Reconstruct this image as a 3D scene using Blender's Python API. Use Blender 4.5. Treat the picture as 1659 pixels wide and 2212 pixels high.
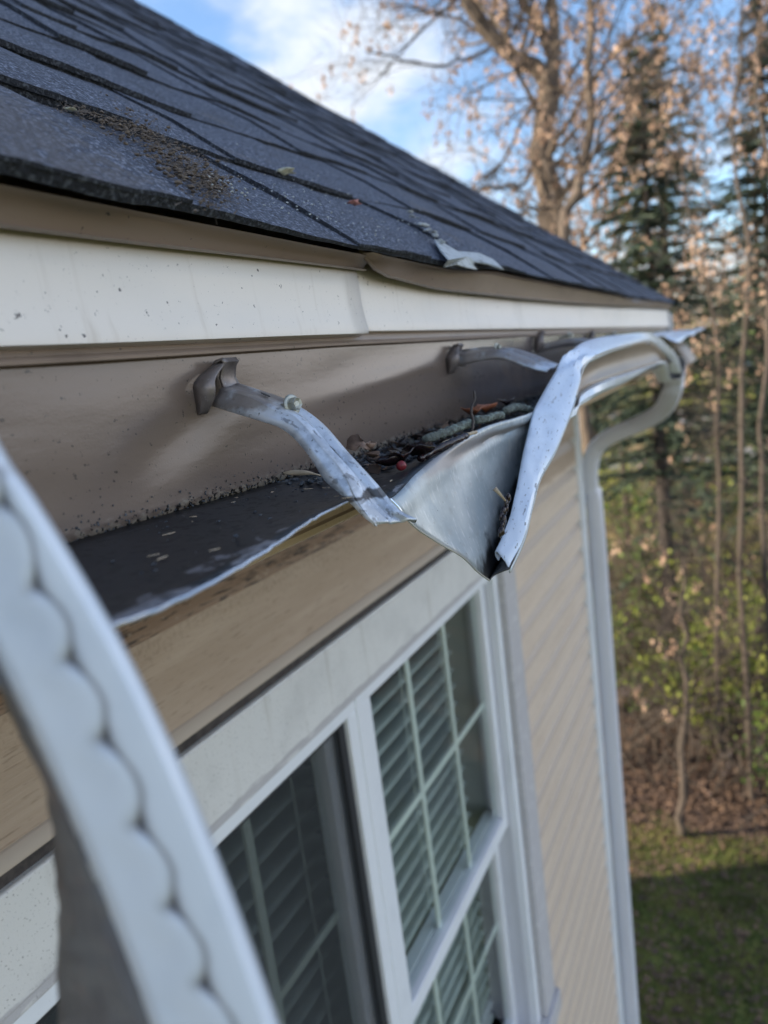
import bpy, bmesh, math, random
from mathutils import Vector, Matrix, noise
rnd = random.Random(7)
S = bpy.context.scene
for o in list(bpy.data.objects): bpy.data.objects.remove(o)

# ------------------------------------------------------------------ camera
ZC = 5.2                                    # camera height above the lawn
CX = (0.43653966, -0.22162783, 0.87195999)  # world x, y, z seen in camera axes (right, down, forward)
CY = (-0.8909817, 0.0279857, 0.45317591)
CU = (-0.1248388, -0.97472966, -0.18524947)
cam = bpy.data.cameras.new('camera'); co = bpy.data.objects.new('camera', cam); S.collection.objects.link(co)
co.matrix_world = Matrix(((CX[0], -CX[1], -CX[2], 0), (CY[0], -CY[1], -CY[2], 0), (CU[0], -CU[1], -CU[2], ZC), (0, 0, 0, 1)))
cam.sensor_fit = 'VERTICAL'; cam.sensor_height = 36; cam.lens = 36*1558/2212
cam.clip_start = 0.01; cam.clip_end = 2000
cam.dof.use_dof = True; cam.dof.focus_distance = 0.42; cam.dof.aperture_fstop = cam.lens/3.75
S.camera = co

# ------------------------------------------------------------------ sky, sun, exposure
SUN = Vector((-0.42, 0.83, 0.36)).normalized()
el = math.asin(SUN.z); az = math.atan2(SUN.x, SUN.y)
w = bpy.data.worlds.new('World'); S.world = w; w.use_nodes = True
nt = w.node_tree; nt.nodes.clear(); N = nt.nodes.new; Lk = nt.links.new
out = N('ShaderNodeOutputWorld'); bg = N('ShaderNodeBackground'); bg.inputs[1].default_value = 0.12
sky = N('ShaderNodeTexSky'); sky.sky_type = 'NISHITA'; sky.sun_disc = False; sky.sun_elevation = el; sky.sun_rotation = az
sky.ozone_density = 3.0; sky.dust_density = 0.4; sky.air_density = 1.0
tc = N('ShaderNodeTexCoord'); mp = N('ShaderNodeMapping'); mp.inputs['Scale'].default_value = (2.2, 2.2, 5.0); mp.inputs['Location'].default_value = (0.3, 1.4, 0.2)
nz = N('ShaderNodeTexNoise'); nz.inputs['Scale'].default_value = 1.0; nz.inputs['Detail'].default_value = 7; nz.inputs['Roughness'].default_value = .58
Lk(tc.outputs['Generated'], mp.inputs[0]); Lk(mp.outputs[0], nz.inputs[0])
sx_ = N('ShaderNodeSeparateXYZ'); Lk(tc.outputs['Generated'], sx_.inputs[0])
m1 = N('ShaderNodeMath'); m1.operation = 'MULTIPLY_ADD'; m1.inputs[1].default_value = .10; m1.inputs[2].default_value = -.10*.5; Lk(sx_.outputs[1], m1.inputs[0])
m2 = N('ShaderNodeMath'); m2.operation = 'SUBTRACT'; m2.inputs[0].default_value = .27; Lk(sx_.outputs[2], m2.inputs[1])
m3 = N('ShaderNodeMath'); m3.operation = 'MAXIMUM'; m3.inputs[1].default_value = 0; Lk(m2.outputs[0], m3.inputs[0])
m4 = N('ShaderNodeMath'); m4.operation = 'MULTIPLY_ADD'; m4.inputs[1].default_value = .7; Lk(m3.outputs[0], m4.inputs[0]); Lk(m1.outputs[0], m4.inputs[2])
m5 = N('ShaderNodeMath'); m5.operation = 'ADD'; Lk(nz.outputs[0], m5.inputs[0]); Lk(m4.outputs[0], m5.inputs[1])
rp = N('ShaderNodeMapRange'); rp.inputs[1].default_value = .47; rp.inputs[2].default_value = .66; rp.interpolation_type = 'SMOOTHSTEP'
f1 = N('ShaderNodeMapRange'); f1.interpolation_type = 'SMOOTHSTEP'; f1.inputs[1].default_value = .0; f1.inputs[2].default_value = -.6; f1.inputs[3].default_value = 0; f1.inputs[4].default_value = 1; Lk(sx_.outputs[1], f1.inputs[0])
m6 = N('ShaderNodeMath'); m6.operation = 'MULTIPLY_ADD'; m6.inputs[1].default_value = .14; Lk(f1.outputs[0], m6.inputs[0]); Lk(m5.outputs[0], m6.inputs[2])
cc = N('ShaderNodeMix'); cc.data_type = 'RGBA'; Lk(f1.outputs[0], cc.inputs[0]); cc.inputs[6].default_value = (3.1, 3.3, 3.6, 1); cc.inputs[7].default_value = (8.6, 8.3, 8.2, 1)  # clouds on the unseen -y side made brighter to light the house face
Lk(m6.outputs[0], rp.inputs[0])
mx = N('ShaderNodeMix'); mx.data_type = 'RGBA'
Lk(rp.outputs[0], mx.inputs[0]); Lk(sky.outputs[0], mx.inputs[6]); Lk(cc.outputs[2], mx.inputs[7])
Lk(mx.outputs[2], bg.inputs[0]); Lk(bg.outputs[0], out.inputs[0])
sl = bpy.data.lights.new('sun', 'SUN'); sl.energy = 4.6; sl.angle = math.radians(.5); sl.color = (1, .86, .68)
so = bpy.data.objects.new('sun', sl); S.collection.objects.link(so); so.rotation_euler = SUN.to_track_quat('Z', 'Y').to_euler()
S.view_settings.view_transform = 'Standard'; S.view_settings.look = 'None'; S.view_settings.exposure = 1.38; S.view_settings.gamma = 1
S.cycles.max_bounces = 8; S.cycles.transparent_max_bounces = 16; S.cycles.use_denoising = True

# ------------------------------------------------------------------ helpers
def ray(u, v):
    r = ((u-829.5)/1558, (v-1106)/1558, 1.0)
    return Vector((sum(a*b for a, b in zip(r, CX)), sum(a*b for a, b in zip(r, CY)), sum(a*b for a, b in zip(r, CU))))
def P(u, v, t=None, x=None, y=None, h=None):
    """measured point: a picture direction taken to its own distance (t), or to the plane x / y / height it lies on"""
    r = ray(u, v)
    if x is not None: t = x/r.x
    elif y is not None: t = y/r.y
    elif h is not None: t = h/r.z
    p = r*t; return Vector((p.x, p.y, p.z+ZC))
def V(x, y, h): return Vector((x, y, ZC+h))
def link(o): S.collection.objects.link(o); return o
def tag(o, label=None, cat=None, group=None, kind=None):
    if label: o['label'] = label
    if cat: o['category'] = cat
    if group: o['group'] = group
    if kind: o['kind'] = kind
    return o
def empty(name, loc, label, cat, group=None):
    o = link(bpy.data.objects.new(name, None)); o.location = loc; o.empty_display_size = .05
    return tag(o, label, cat, group)
def base(o):
    b = Vector(o.location)
    while o.parent: o = o.parent; b += Vector(o.location)
    return b
def mesh(name, vs, fs, mat, parent=None, smooth=False):
    b = base(parent) if parent else Vector((0, 0, 0))
    me = bpy.data.meshes.new(name); me.from_pydata([tuple(Vector(v)-b) for v in vs], [], fs); me.update()
    if smooth: me.polygons.foreach_set('use_smooth', [True]*len(me.polygons)); me.set_sharp_from_angle(angle=math.radians(38))
    for m in (mat if isinstance(mat, (list, tuple)) else [mat]): me.materials.append(m)
    o = link(bpy.data.objects.new(name, me)); o.parent = parent
    return o
class MB:
    def __init__(s): s.v = []; s.f = []
    def add(s, vs, fs):
        n = len(s.v); s.v += [Vector(v) for v in vs]; s.f += [tuple(i+n for i in f) for f in fs]; return s
    def box(s, a, b):
        x0, y0, z0 = a; x1, y1, z1 = b
        return s.add([(x0,y0,z0),(x1,y0,z0),(x1,y1,z0),(x0,y1,z0),(x0,y0,z1),(x1,y0,z1),(x1,y1,z1),(x0,y1,z1)],
                     [(0,3,2,1),(4,5,6,7),(0,1,5,4),(1,2,6,5),(2,3,7,6),(3,0,4,7)])
    def grid(s, rows):
        n = len(rows[0]); vs = [p for r in rows for p in r]
        return s.add(vs, [(i*n+j, i*n+j+1, (i+1)*n+j+1, (i+1)*n+j) for i in range(len(rows)-1) for j in range(n-1)])
    def tube(s, pts, rad, k=8, cap=True):
        pts = [Vector(p) for p in pts]; n = len(pts); rows = []
        ref = None
        for i, p in enumerate(pts):
            t = (pts[min(i+1, n-1)]-pts[max(i-1, 0)])
            if t.length < 1e-9: t = Vector((0, 0, 1))
            t.normalize()
            if ref is None: ref = t.orthogonal().normalized()
            a = (ref - t*ref.dot(t)); a = a.normalized() if a.length > 1e-6 else t.orthogonal().normalized(); ref = a; b = t.cross(a)
            r = rad[i] if isinstance(rad, (list, tuple)) else rad
            rows.append([p+(a*math.cos(2*math.pi*j/k)+b*math.sin(2*math.pi*j/k))*r for j in range(k)])
        m = len(s.v); s.v += [p for r in rows for p in r]
        for i in range(n-1):
            for j in range(k): s.f.append((m+i*k+j, m+i*k+(j+1) % k, m+(i+1)*k+(j+1) % k, m+(i+1)*k+j))
        if cap: s.f.append(tuple(m+j for j in reversed(range(k)))); s.f.append(tuple(m+(n-1)*k+j for j in range(k)))
        return s
    def blob(s, c, r, sc=(1, 1, 1), seed=0, amp=.25, sub=2):
        bm = bmesh.new(); bmesh.ops.create_icosphere(bm, subdivisions=sub, radius=1)
        for v in bm.verts:
            d = 1+amp*noise.noise(v.co*1.7+Vector((seed*3.1, seed, 0))); v.co = Vector((v.co.x*sc[0], v.co.y*sc[1], v.co.z*sc[2]))*(r*d)
        s.add([v.co+Vector(c) for v in bm.verts], [tuple(v.index for v in f.verts) for f in bm.faces]); bm.free(); return s
    def build(s, name, mat, parent=None, smooth=False, solid=0, bevel=0, sub=0, off=0):
        o = mesh(name, s.v, s.f, mat, parent, smooth)
        if sub: m = o.modifiers.new('sub', 'SUBSURF'); m.levels = m.render_levels = sub
        if solid: m = o.modifiers.new('solid', 'SOLIDIFY'); m.thickness = solid; m.offset = off
        if bevel: m = o.modifiers.new('bevel', 'BEVEL'); m.width = bevel; m.segments = 2; m.limit_method = 'ANGLE'
        return o
def cr(pts, n):
    """Catmull-Rom through the points, n samples"""
    pts = [Vector(p) for p in pts]; m = len(pts)-1; o = []
    for i in range(n):
        f = i/(n-1)*m; k = min(int(f), m-1); t = f-k
        p0 = pts[k-1] if k > 0 else pts[k]*2-pts[k+1]; p1 = pts[k]; p2 = pts[k+1]; p3 = pts[k+2] if k+2 <= m else pts[k+1]*2-pts[k]
        o.append(.5*((2*p1)+(p2-p0)*t+(2*p0-5*p1+4*p2-p3)*t*t+(3*p1-p0-3*p2+p3)*t**3))
    return o
def lerpf(xs, ys, x):
    if x <= xs[0]: return ys[0]
    for i in range(len(xs)-1):
        if x <= xs[i+1]:
            f = (x-xs[i])/(xs[i+1]-xs[i]); f = f*f*(3-2*f)*.5+f*.5; return ys[i]+(ys[i+1]-ys[i])*f
    return ys[-1]
def nz3(x, y=0, z=0): return noise.noise(Vector((x, y, z)))

def M(name, col, rough=.5, metal=0, layers=(), bump=(), spec=.5, alpha=None, trans=0, twosided=None, coat=0):
    """procedural material. layer = (colour, (sx,sy,sz), lo, hi, strength[, (axis, a, b)])  noise mask from world position"""
    m = bpy.data.materials.new(name); m.use_nodes = True; nt = m.node_tree; B = nt.nodes['Principled BSDF']; N = nt.nodes.new; L = nt.links.new
    B.inputs['Roughness'].default_value = rough; B.inputs['Metallic'].default_value = metal; B.inputs['Specular IOR Level'].default_value = spec
    B.inputs['Coat Weight'].default_value = coat
    g = N('ShaderNodeNewGeometry'); cur = None
    sep = N('ShaderNodeSeparateXYZ'); L(g.outputs['Position'], sep.inputs[0])
    rgb = N('ShaderNodeRGB'); rgb.outputs[0].default_value = (*col, 1); cur = rgb.outputs[0]
    rval = None
    for ly in layers:
        c, sc, lo, hi, st = ly[:5]
        mp = N('ShaderNodeMapping'); mp.inputs['Scale'].default_value = sc; L(g.outputs['Position'], mp.inputs[0])
        t = N('ShaderNodeTexNoise'); t.inputs['Scale'].default_value = 1; t.inputs['Detail'].default_value = 4; t.inputs['Roughness'].default_value = .6; L(mp.outputs[0], t.inputs[0])
        fac = t.outputs[0]
        if len(ly) > 5 and ly[5]:
            ax, a, b = ly[5][:3]; r2 = N('ShaderNodeMapRange'); r2.inputs[1].default_value = a; r2.inputs[2].default_value = b
            r2.inputs[3].default_value = -.5; r2.inputs[4].default_value = .5; axo = sep.outputs[ax] if isinstance(ax, int) else None
            if axo is None: vd = N('ShaderNodeVectorMath'); vd.operation = 'DOT_PRODUCT'; vd.inputs[1].default_value = ax; L(g.outputs['Position'], vd.inputs[0]); axo = vd.outputs['Value']
            L(axo, r2.inputs[0])
            if len(ly[5]) > 3:   # a band a..b instead of a ramp
                r2.inputs[3].default_value = -1; r2.inputs[4].default_value = 1; ab = N('ShaderNodeMath'); ab.operation = 'ABSOLUTE'; L(r2.outputs[0], ab.inputs[0])
                sb = N('ShaderNodeMath'); sb.operation = 'MULTIPLY_ADD'; sb.inputs[1].default_value = -1; sb.inputs[2].default_value = .5; L(ab.outputs[0], sb.inputs[0]); r2 = sb
            ad = N('ShaderNodeMath'); ad.operation = 'ADD'; L(fac, ad.inputs[0]); L(r2.outputs[0], ad.inputs[1]); fac = ad.outputs[0]
        mr = N('ShaderNodeMapRange'); mr.inputs[1].default_value = lo; mr.inputs[2].default_value = hi; mr.inputs[4].default_value = st; mr.interpolation_type = 'SMOOTHSTEP'; L(fac, mr.inputs[0])
        x = N('ShaderNodeMix'); x.data_type = 'RGBA'; L(mr.outputs[0], x.inputs[0]); L(cur, x.inputs[6]); x.inputs[7].default_value = (*c, 1); cur = x.outputs[2]
        if len(ly) > 6:
            rm = N('ShaderNodeMix'); rm.data_type = 'FLOAT'; L(mr.outputs[0], rm.inputs[0]); rm.inputs[3].default_value = ly[6]
            if rval is None: rm.inputs[2].default_value = rough
            else: L(rval, rm.inputs[2])
            rval = rm.outputs[0]
    L(cur, B.inputs['Base Color'])
    if rval is not None: L(rval, B.inputs['Roughness'])
    prev = None
    for sc, st, dist in bump:
        mp = N('ShaderNodeMapping'); mp.inputs['Scale'].default_value = sc; L(g.outputs['Position'], mp.inputs[0])
        t = N('ShaderNodeTexNoise'); t.inputs['Scale'].default_value = 1; t.inputs['Detail'].default_value = 5; L(mp.outputs[0], t.inputs[0])
        b = N('ShaderNodeBump'); b.inputs['Strength'].default_value = st; b.inputs['Distance'].default_value = dist; L(t.outputs[0], b.inputs['Height'])
        if prev: L(prev, b.inputs['Normal'])
        prev = b.outputs[0]
    if prev: L(prev, B.inputs['Normal'])
    if trans:
        o = nt.nodes['Material Output']; tr = N('ShaderNodeBsdfTranslucent'); L(cur, tr.inputs[0]); ms = N('ShaderNodeMixShader'); ms.inputs[0].default_value = trans
        L(B.outputs[0], ms.inputs[1]); L(tr.outputs[0], ms.inputs[2]); L(ms.outputs[0], o.inputs[0])
    return m
Z = ZC
def iso(s): return (s, s, s)
m_back = M('tan_painted_aluminium', (.150, .115, .092), .24, .0, [
    ((.16, .122, .10), (9, 9, 60), .40, .72, .55),
    ((.085, .070, .068), (4, 6, 14), .46, .72, .6),
    ((.085, .075, .078), (10, 10, 10), .70, 1.10, .8, (0, .40, .75)),
    ((.02, .02, .02), iso(330), .64, .68, .85),
    ((.15, .115, .09), (110, 110, 5), .56, .72, .45),
    ((.03, .03, .03), iso(120), .71, .735, .8),
    ((.36, .34, .28), (160, 160, 260), .66, 1.0, .55, (2, Z-.034, Z-.058)),
    ((.012, .012, .012), (330, 330, 330), .80, .86, .95, (2, Z-.022, Z-.062))], bump=[((20, 20, 60), .15, .002), (iso(900), .12, .0004)])
m_pan = M('grime_coated_pan', (.15, .15, .165), .4, 0, [
    ((.010, .012, .016), (60, 90, 60), .50, .53, 1, (1, .10, .22), .42),
    ((.02, .02, .018), iso(160), .55, .62, .7, None, .6),
    ((.25, .24, .22), iso(330), .69, .72, .7)], bump=[(iso(150), .25, .0008), (iso(700), .2, .0004)], spec=.35)
m_white = M('white_painted_aluminium', (.72, .675, .62), .42, 0, [
    ((.60, .585, .56), (6, 6, 14), .45, .75, .6),
    ((.50, .44, .37), (70, 70, 2.5), .56, .74, .5),
    ((.06, .05, .05), iso(210), .685, .70, .9),
    ((.30, .29, .27), iso(520), .66, .70, .6),
    ((.40, .37, .33), (14, 14, 5), .60, .78, .35)], bump=[((5, 5, 9), .35, .004), (iso(600), .12, .0004)])
m_drip = M('tan_drip_edge_metal', (.25, .19, .15), .4, 0, [((.13, .10, .08), (12, 12, 30), .5, .75, .6), ((.03, .03, .03), iso(250), .68, .70, .9)], bump=[((10, 10, 4), .2, .003)])
m_face = M('almond_gutter_paint', (.26, .21, .17), .45, 0, [((.16, .125, .10), (5, 5, 20), .5, .75, .6)])
m_lip = M('scuffed_white_gutter_paint', (.68, .76, .87), .28, 0, [
    ((.56, .63, .72), (40, 40, 40), .5, .7, .4),
    ((.10, .10, .11), (160, 520, 130), .635, .66, .8),
    ((.26, .25, .25), (40, 200, 60), .66, .69, .6),
    ((.05, .05, .05), iso(240), .705, .72, .95)], bump=[((30, 60, 30), .35, .003), (iso(300), .1, .0006)])
m_flap = M('weathered_sheet_aluminium', (.33, .375, .40), .36, .3, [
    ((.50, .545, .56), (26, 26, 26), .45, .68, .6),
    ((.60, .62, .64), (500, 60, 120), .58, .64, .5),
    ((.30, .31, .32), (90, 400, 260), .60, .66, .4),
    ((.20, .21, .21), (55, 55, 55), .56, .74, .5),
    ((.55, .54, .48), (360, 70, 70), .62, .67, .35),
    ((.02, .02, .02), iso(300), .70, .715, .9),
    ((.035, .033, .032), (60, 60, 60), .60, .92, .97, ((-.26, 0, 1), Z-.207, Z-.247))], bump=[((18, 18, 18), .3, .003), (iso(260), .12, .0006)])  # darkens into the trough: depth shade and grime put into the colour
m_strap = M('galvanised_strap_metal', (.62, .67, .74), .34, .45, [
    ((.30, .34, .40), iso(70), .45, .62, .65), ((.66, .72, .80), iso(260), .52, .66, .6), ((.10, .10, .105), (380, 140, 140), .60, .65, .6),
    ((.23, .20, .185), (60, 60, 60), .72, .98, .85, (2, Z-.026, Z-.006)),
    ((.05, .042, .036), (140, 90, 190), .62, .82, .9, (2, Z-.0490, Z-.0650, 1)),
    ((.03, .03, .03), iso(330), .69, .705, .9)], bump=[(iso(120), .2, .001), (iso(500), .15, .0004)])
m_clip = M('oxidised_clip_metal', (.20, .175, .165), .42, .45, [((.11, .095, .09), iso(90), .45, .65, .7), ((.3, .28, .28), iso(260), .62, .7, .6)], bump=[(iso(300), .2, .0006)])
m_bolt = M('zinc_bolt_metal', (.36, .37, .33), .42, .7, [((.2, .2, .15), iso(500), .5, .7, .6)])
m_rim = M('bare_torn_aluminium', (.72, .76, .82), .25, .7)
m_butt = M('black_asphalt_edge', (.026, .029, .037), .85, 0, [((.10, .112, .135), iso(380), .50, .64, .8)], bump=[(iso(420), 1, .002)], spec=.2)
m_shin = M('asphalt_shingle_granules', (.055, .065, .094), .75, 0, [
    ((.27, .30, .38), iso(420), .53, .60, .95), ((.014, .015, .018), iso(330), .53, .62, .85),
    ((.075, .08, .1), (7, 7, 7), .45, .7, .5), ((.12, .105, .098), (110, 110, 110), .74, .98, .55, (0, .52, .22)), ((.12, .105, .09), (16, 16, 16), .58, .74, .5), ((.02, .022, .028), (9, 9, 9), .55, .7, .5)], bump=[(iso(700), .9, .002), (iso(180), .4, .003)], spec=.35)
m_mat = M('torn_fibreglass_mat', (.42, .45, .46), .7, 0, [((.12, .12, .12), iso(150), .5, .7, .8)], bump=[(iso(300), .5, .001)])
m_clean = M('darkened_siding_bevel', (.42, .35, .29), .5)  # clean siding, darkened: the shade of the course lines is in its colour
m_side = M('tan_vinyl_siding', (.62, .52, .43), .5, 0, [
    ((.37, .28, .21), (30, 60, 60), .25, .50, 1, (2, Z-.40, Z-.33)), ((.20, .145, .105), iso(170), .80, .95, .45, (2, Z-.42, Z-.20)),  # upper courses browner: soffit shade and grime put into the colour
    ((.50, .40, .32), (3, 30, 30), .4, .7, .5),
    ((.16, .11, .075), (28, 200, 420), .60, .66, .6)], bump=[((26, 200, 480), .5, .0012), (iso(500), .1, .0004)])
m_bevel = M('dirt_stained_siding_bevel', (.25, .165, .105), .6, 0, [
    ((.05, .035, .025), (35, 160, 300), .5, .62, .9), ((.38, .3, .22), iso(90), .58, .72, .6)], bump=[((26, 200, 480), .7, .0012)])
m_fas = M('tan_fascia_paint', (.54, .41, .28), .45, 0, [((.2, .15, .1), (10, 20, 40), .6, .75, .7), ((.03, .03, .03), iso(260), .69, .71, .9)])
m_case = M('weathered_white_trim', (.64, .64, .635), .6, 0, [
    ((.50, .50, .50), (8, 8, 8), .45, .7, .6), ((.10, .10, .10), iso(420), .62, .66, .8), ((.42, .40, .37), (40, 40, 3), .56, .72, .5),
    ((.36, .35, .38), (20, 120, 120), .80, .95, .7, (2, Z-.430, Z-.450))], bump=[(iso(500), .35, .0008)])
m_frame = M('white_vinyl_frame', (.70, .73, .78), .35, 0, [((.6, .63, .68), (10, 10, 10), .5, .7, .5), ((.1, .1, .1), iso(300), .71, .72, .8)])
m_grille = M('pale_grille', (.64, .68, .66), .5)
m_blind = M('pale_blind_slat', (.35, .385, .37), .5)
m_gap = M('dark_flashing_gap', (.060, .050, .045), .8, 0, [((.025, .02, .02), iso(90), .4, .6, .8)])
m_dark = M('dark_interior', (.06, .06, .06), .8)
m_wallin = M('interior_plaster', (.20, .22, .24), .9)
m_jamb = M('interior_jamb_paint', (.42, .46, .46), .5)
m_rub = M('black_gasket', (.02, .022, .028), .5)
m_spout = M('white_downspout_paint', (.56, .58, .64), .4, 0, [((.46, .48, .54), (4, 4, 1.2), .45, .7, .7), ((.4, .37, .33), (20, 20, 20), .66, .8, .5)])
m_foam = M('soffit_vinyl', (.42, .35, .28), .6)
def glass_mat(name, tint, r=.02):
    m = bpy.data.materials.new(name); m.use_nodes = True; nt = m.node_tree; nt.nodes.clear(); N = nt.nodes.new; L = nt.links.new
    o = N('ShaderNodeOutputMaterial'); t = N('ShaderNodeBsdfTransparent'); t.inputs[0].default_value = (*tint, 1); g = N('ShaderNodeBsdfGlossy'); g.inputs['Roughness'].default_value = r
    lw = N('ShaderNodeLayerWeight'); pw = N('ShaderNodeMath'); pw.operation = 'POWER'; pw.inputs[1].default_value = 4.5; L(lw.outputs['Facing'], pw.inputs[0]); f = N('ShaderNodeMath'); f.operation = 'MULTIPLY_ADD'; f.inputs[1].default_value = .9; f.inputs[2].default_value = .045; L(pw.outputs[0], f.inputs[0]); x = N('ShaderNodeMixShader'); L(f.outputs[0], x.inputs[0]); L(t.outputs[0], x.inputs[1]); L(g.outputs[0], x.inputs[2]); L(x.outputs[0], o.inputs[0]); return m
m_glass = glass_mat('window_glass', (.88, .935, .91))
def screen_mat():
    m = bpy.data.materials.new('insect_screen_mesh'); m.use_nodes = True; nt = m.node_tree; nt.nodes.clear(); N = nt.nodes.new; L = nt.links.new
    o = N('ShaderNodeOutputMaterial'); t = N('ShaderNodeBsdfTransparent'); d = N('ShaderNodeBsdfDiffuse'); d.inputs[0].default_value = (.05, .055, .06, 1)
    g = N('ShaderNodeNewGeometry'); mp = N('ShaderNodeMapping'); mp.inputs['Scale'].default_value = (700, 700, 700); L(g.outputs['Position'], mp.inputs[0])
    s = N('ShaderNodeSeparateXYZ'); L(mp.outputs[0], s.inputs[0]); fs = []
    for a in (0, 2):
        f = N('ShaderNodeMath'); f.operation = 'FRACT'; L(s.outputs[a], f.inputs[0]); c = N('ShaderNodeMath'); c.operation = 'LESS_THAN'; c.inputs[1].default_value = .36; L(f.outputs[0], c.inputs[0]); fs.append(c)
    mxn = N('ShaderNodeMath'); mxn.operation = 'MAXIMUM'; L(fs[0].outputs[0], mxn.inputs[0]); L(fs[1].outputs[0], mxn.inputs[1])
    x = N('ShaderNodeMixShader'); L(mxn.outputs[0], x.inputs[0]); L(t.outputs[0], x.inputs[1]); L(d.outputs[0], x.inputs[2]); L(x.outputs[0], o.inputs[0]); return m
m_screen = screen_mat()

# ================================================================== HOUSE
XE = 2.56      # corner of the wall
XR = 3.05      # rake edge of the roof
WY = .55       # wall plane
house = empty('house', (0, WY, 0), 'tan vinyl sided house with a dark shingle roof, seen along its eave from a ladder', 'house')

# --- siding (dutch lap, 0.1 m courses), bevels above the windows are dirty, the others darkened in colour
def siding(x0, x1, ztop, zbot, nx):
    flat = MB(); bev = MB()
    xs = [x0+(x1-x0)*i/nx for i in range(nx+1)]
    PT = .0967; k = math.floor((-.192-ztop)/PT)+1
    z = -.192-PT*(k-2)
    while z > zbot:
        def clipz(q): return max(min(q, ztop), zbot)
        prof = [(WY, z), (WY-.0015, z-.008), (WY-.006, z-.018), (WY-.012, z-.027), (WY-.0145, z-.034)]
        pr2 = [(WY-.0145, z-.034), (WY-.0148, z-.07), (WY-.0155, z-PT+.001), (WY-.014, z-PT-.0008), (WY, z-PT)]
        if x0 < 0 and x1 > 1 and abs(z+.192) < .001: pr2[2:] = [(WY-.0155, -.335)]
        if x0 < 0 and x1 > 1 and z < -.2: z -= PT; continue
        for mb, pr in ((bev, prof), (flat, pr2)):
            rows = []
            for (y, zz) in pr: rows.append([V(x, y+.0012*nz3(x*2, zz*3), clipz(zz)) for x in xs])
            mb.grid(rows)
        z -= PT
    return flat, bev
sid = None
parts = [(-2.2, 1.69, -.03, -.335, 60), (1.69, 2.505, -.03, -5.15, 12), (-2.2, .06, -.335, -5.15, 12), (.06, 1.675, -1.80, -5.15, 12)]
F = MB(); Bv = MB(); Bc = MB()
for a in parts:
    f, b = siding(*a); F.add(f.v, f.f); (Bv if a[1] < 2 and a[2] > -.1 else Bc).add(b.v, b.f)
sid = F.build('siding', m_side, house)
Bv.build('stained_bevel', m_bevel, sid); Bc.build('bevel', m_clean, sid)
# backing walls so that no light leaks; interior kept open behind the windows
b = MB()
def wallbox(mb, x0, x1, h0, h1, y0=WY+.012, y1=WY+.10): mb.box((x0, y0, ZC+h0), (x1, y1, ZC+h1))
wallbox(b, -2.2, XE-.03, -.345, .15); wallbox(b, -2.2, .06, -5.15, -.345); wallbox(b, 1.60, XE-.03, -5.15, -.345); wallbox(b, .06, 1.60, -5.15, -1.78)
b.box((XE-.10, WY+.10, .0), (XE-.012, 9.0, ZC+.15)); b.box((-2.3, WY+.1, 0), (-2.2, 9.0, ZC+.15)); b.box((-2.2, 8.9, 0), (XE-.1, 9.0, ZC+.15))
b.build('wall_backing', m_wallin, house)
b = MB(); b.box((-2.2, WY+.1, ZC-2.5), (XE-.1, 8.9, ZC-2.4)); b.box((-2.2, WY+.1, ZC-.06), (XE-.1, 8.9, ZC-.02)); b.box((-2.2, 3.4, ZC-2.4), (XE-.1, 3.5, ZC-.06))
b.build('interior_partition', m_wallin, house)
# gable wall (simple end wall with lap siding)
b = MB(); n = 46
for i in range(n+20):
    z0 = .1*i; z1 = z0+.1
    def yr(z): # roof limits
        t = max(0, (z-(ZC+.2))/.76); return (WY+.02+t, 9.0-t)
    a0, a1 = yr(z0)
    if a1-a0 < .1: break
    b.add([(XE-.01, a0, z0), (XE-.01, a1, z0), (XE-.004, a1, z1), (XE-.004, a0, z1)], [(0, 1, 2, 3)])
    b.add([(XE-.004, a0, z1), (XE-.004, a1, z1), (XE-.012, a1, z1+.002), (XE-.012, a0, z1+.002)], [(0, 1, 2, 3)])
b.build('gable_siding', m_side, house)

# --- corner trim
b = MB()
b.box((2.503, WY-.022, .1), (2.512, WY+.01, ZC-.09)); b.box((2.512, WY-.026, .1), (XE+.004, WY-.018, ZC-.09)); b.box((XE-.004, WY-.018, .1), (XE+.004, WY+.06, ZC-.09))
b.box((2.520, WY-.0285, .1), (2.526, WY-.026, ZC-.09))
b.build('corner_trim', m_frame, house, bevel=.0015)

# --- soffit and fascia
b = MB(); b.box((-2.2, .289, ZC-.094), (XR-.02, WY+.02, ZC-.086)); b.box((XE+.01, WY+.02, ZC-.094), (XR-.02, 1.2, ZC-.086))
for i in range(52): x = -2.2+i*.1; b.box((x, .29, ZC-.0955), (x+.004, WY, ZC-.0942))
b.build('soffit', m_foam, house)
b = MB(); xs = [-2.2+(XR-.02+2.2)*i/60 for i in range(61)]
rows = []
for (y, h) in [(.30, -.101), (.271, -.1015), (.2685, -.100), (.2685, -.097), (.2712, -.0955), (.2705, -.06), (.270, .02), (.270, .095)]:
    rows.append([V(x, y+.0006*nz3(x*5, h*9), h+.0008*nz3(x*3)) for x in xs])
b.grid(rows); b.add([V(XR-.02, .268, -.10), V(XR-.02, .30, -.10), V(XR-.02, .30, .10), V(XR-.02, .268, .10)], [(0, 1, 2, 3)])
b.build('fascia_board', m_fas, house, smooth=False, solid=.002)
b = MB(); b.box((-2.2, .275, ZC-.09), (XR-.03, .289, ZC+.09)); b.build('fascia_core', m_fas, house)

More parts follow.
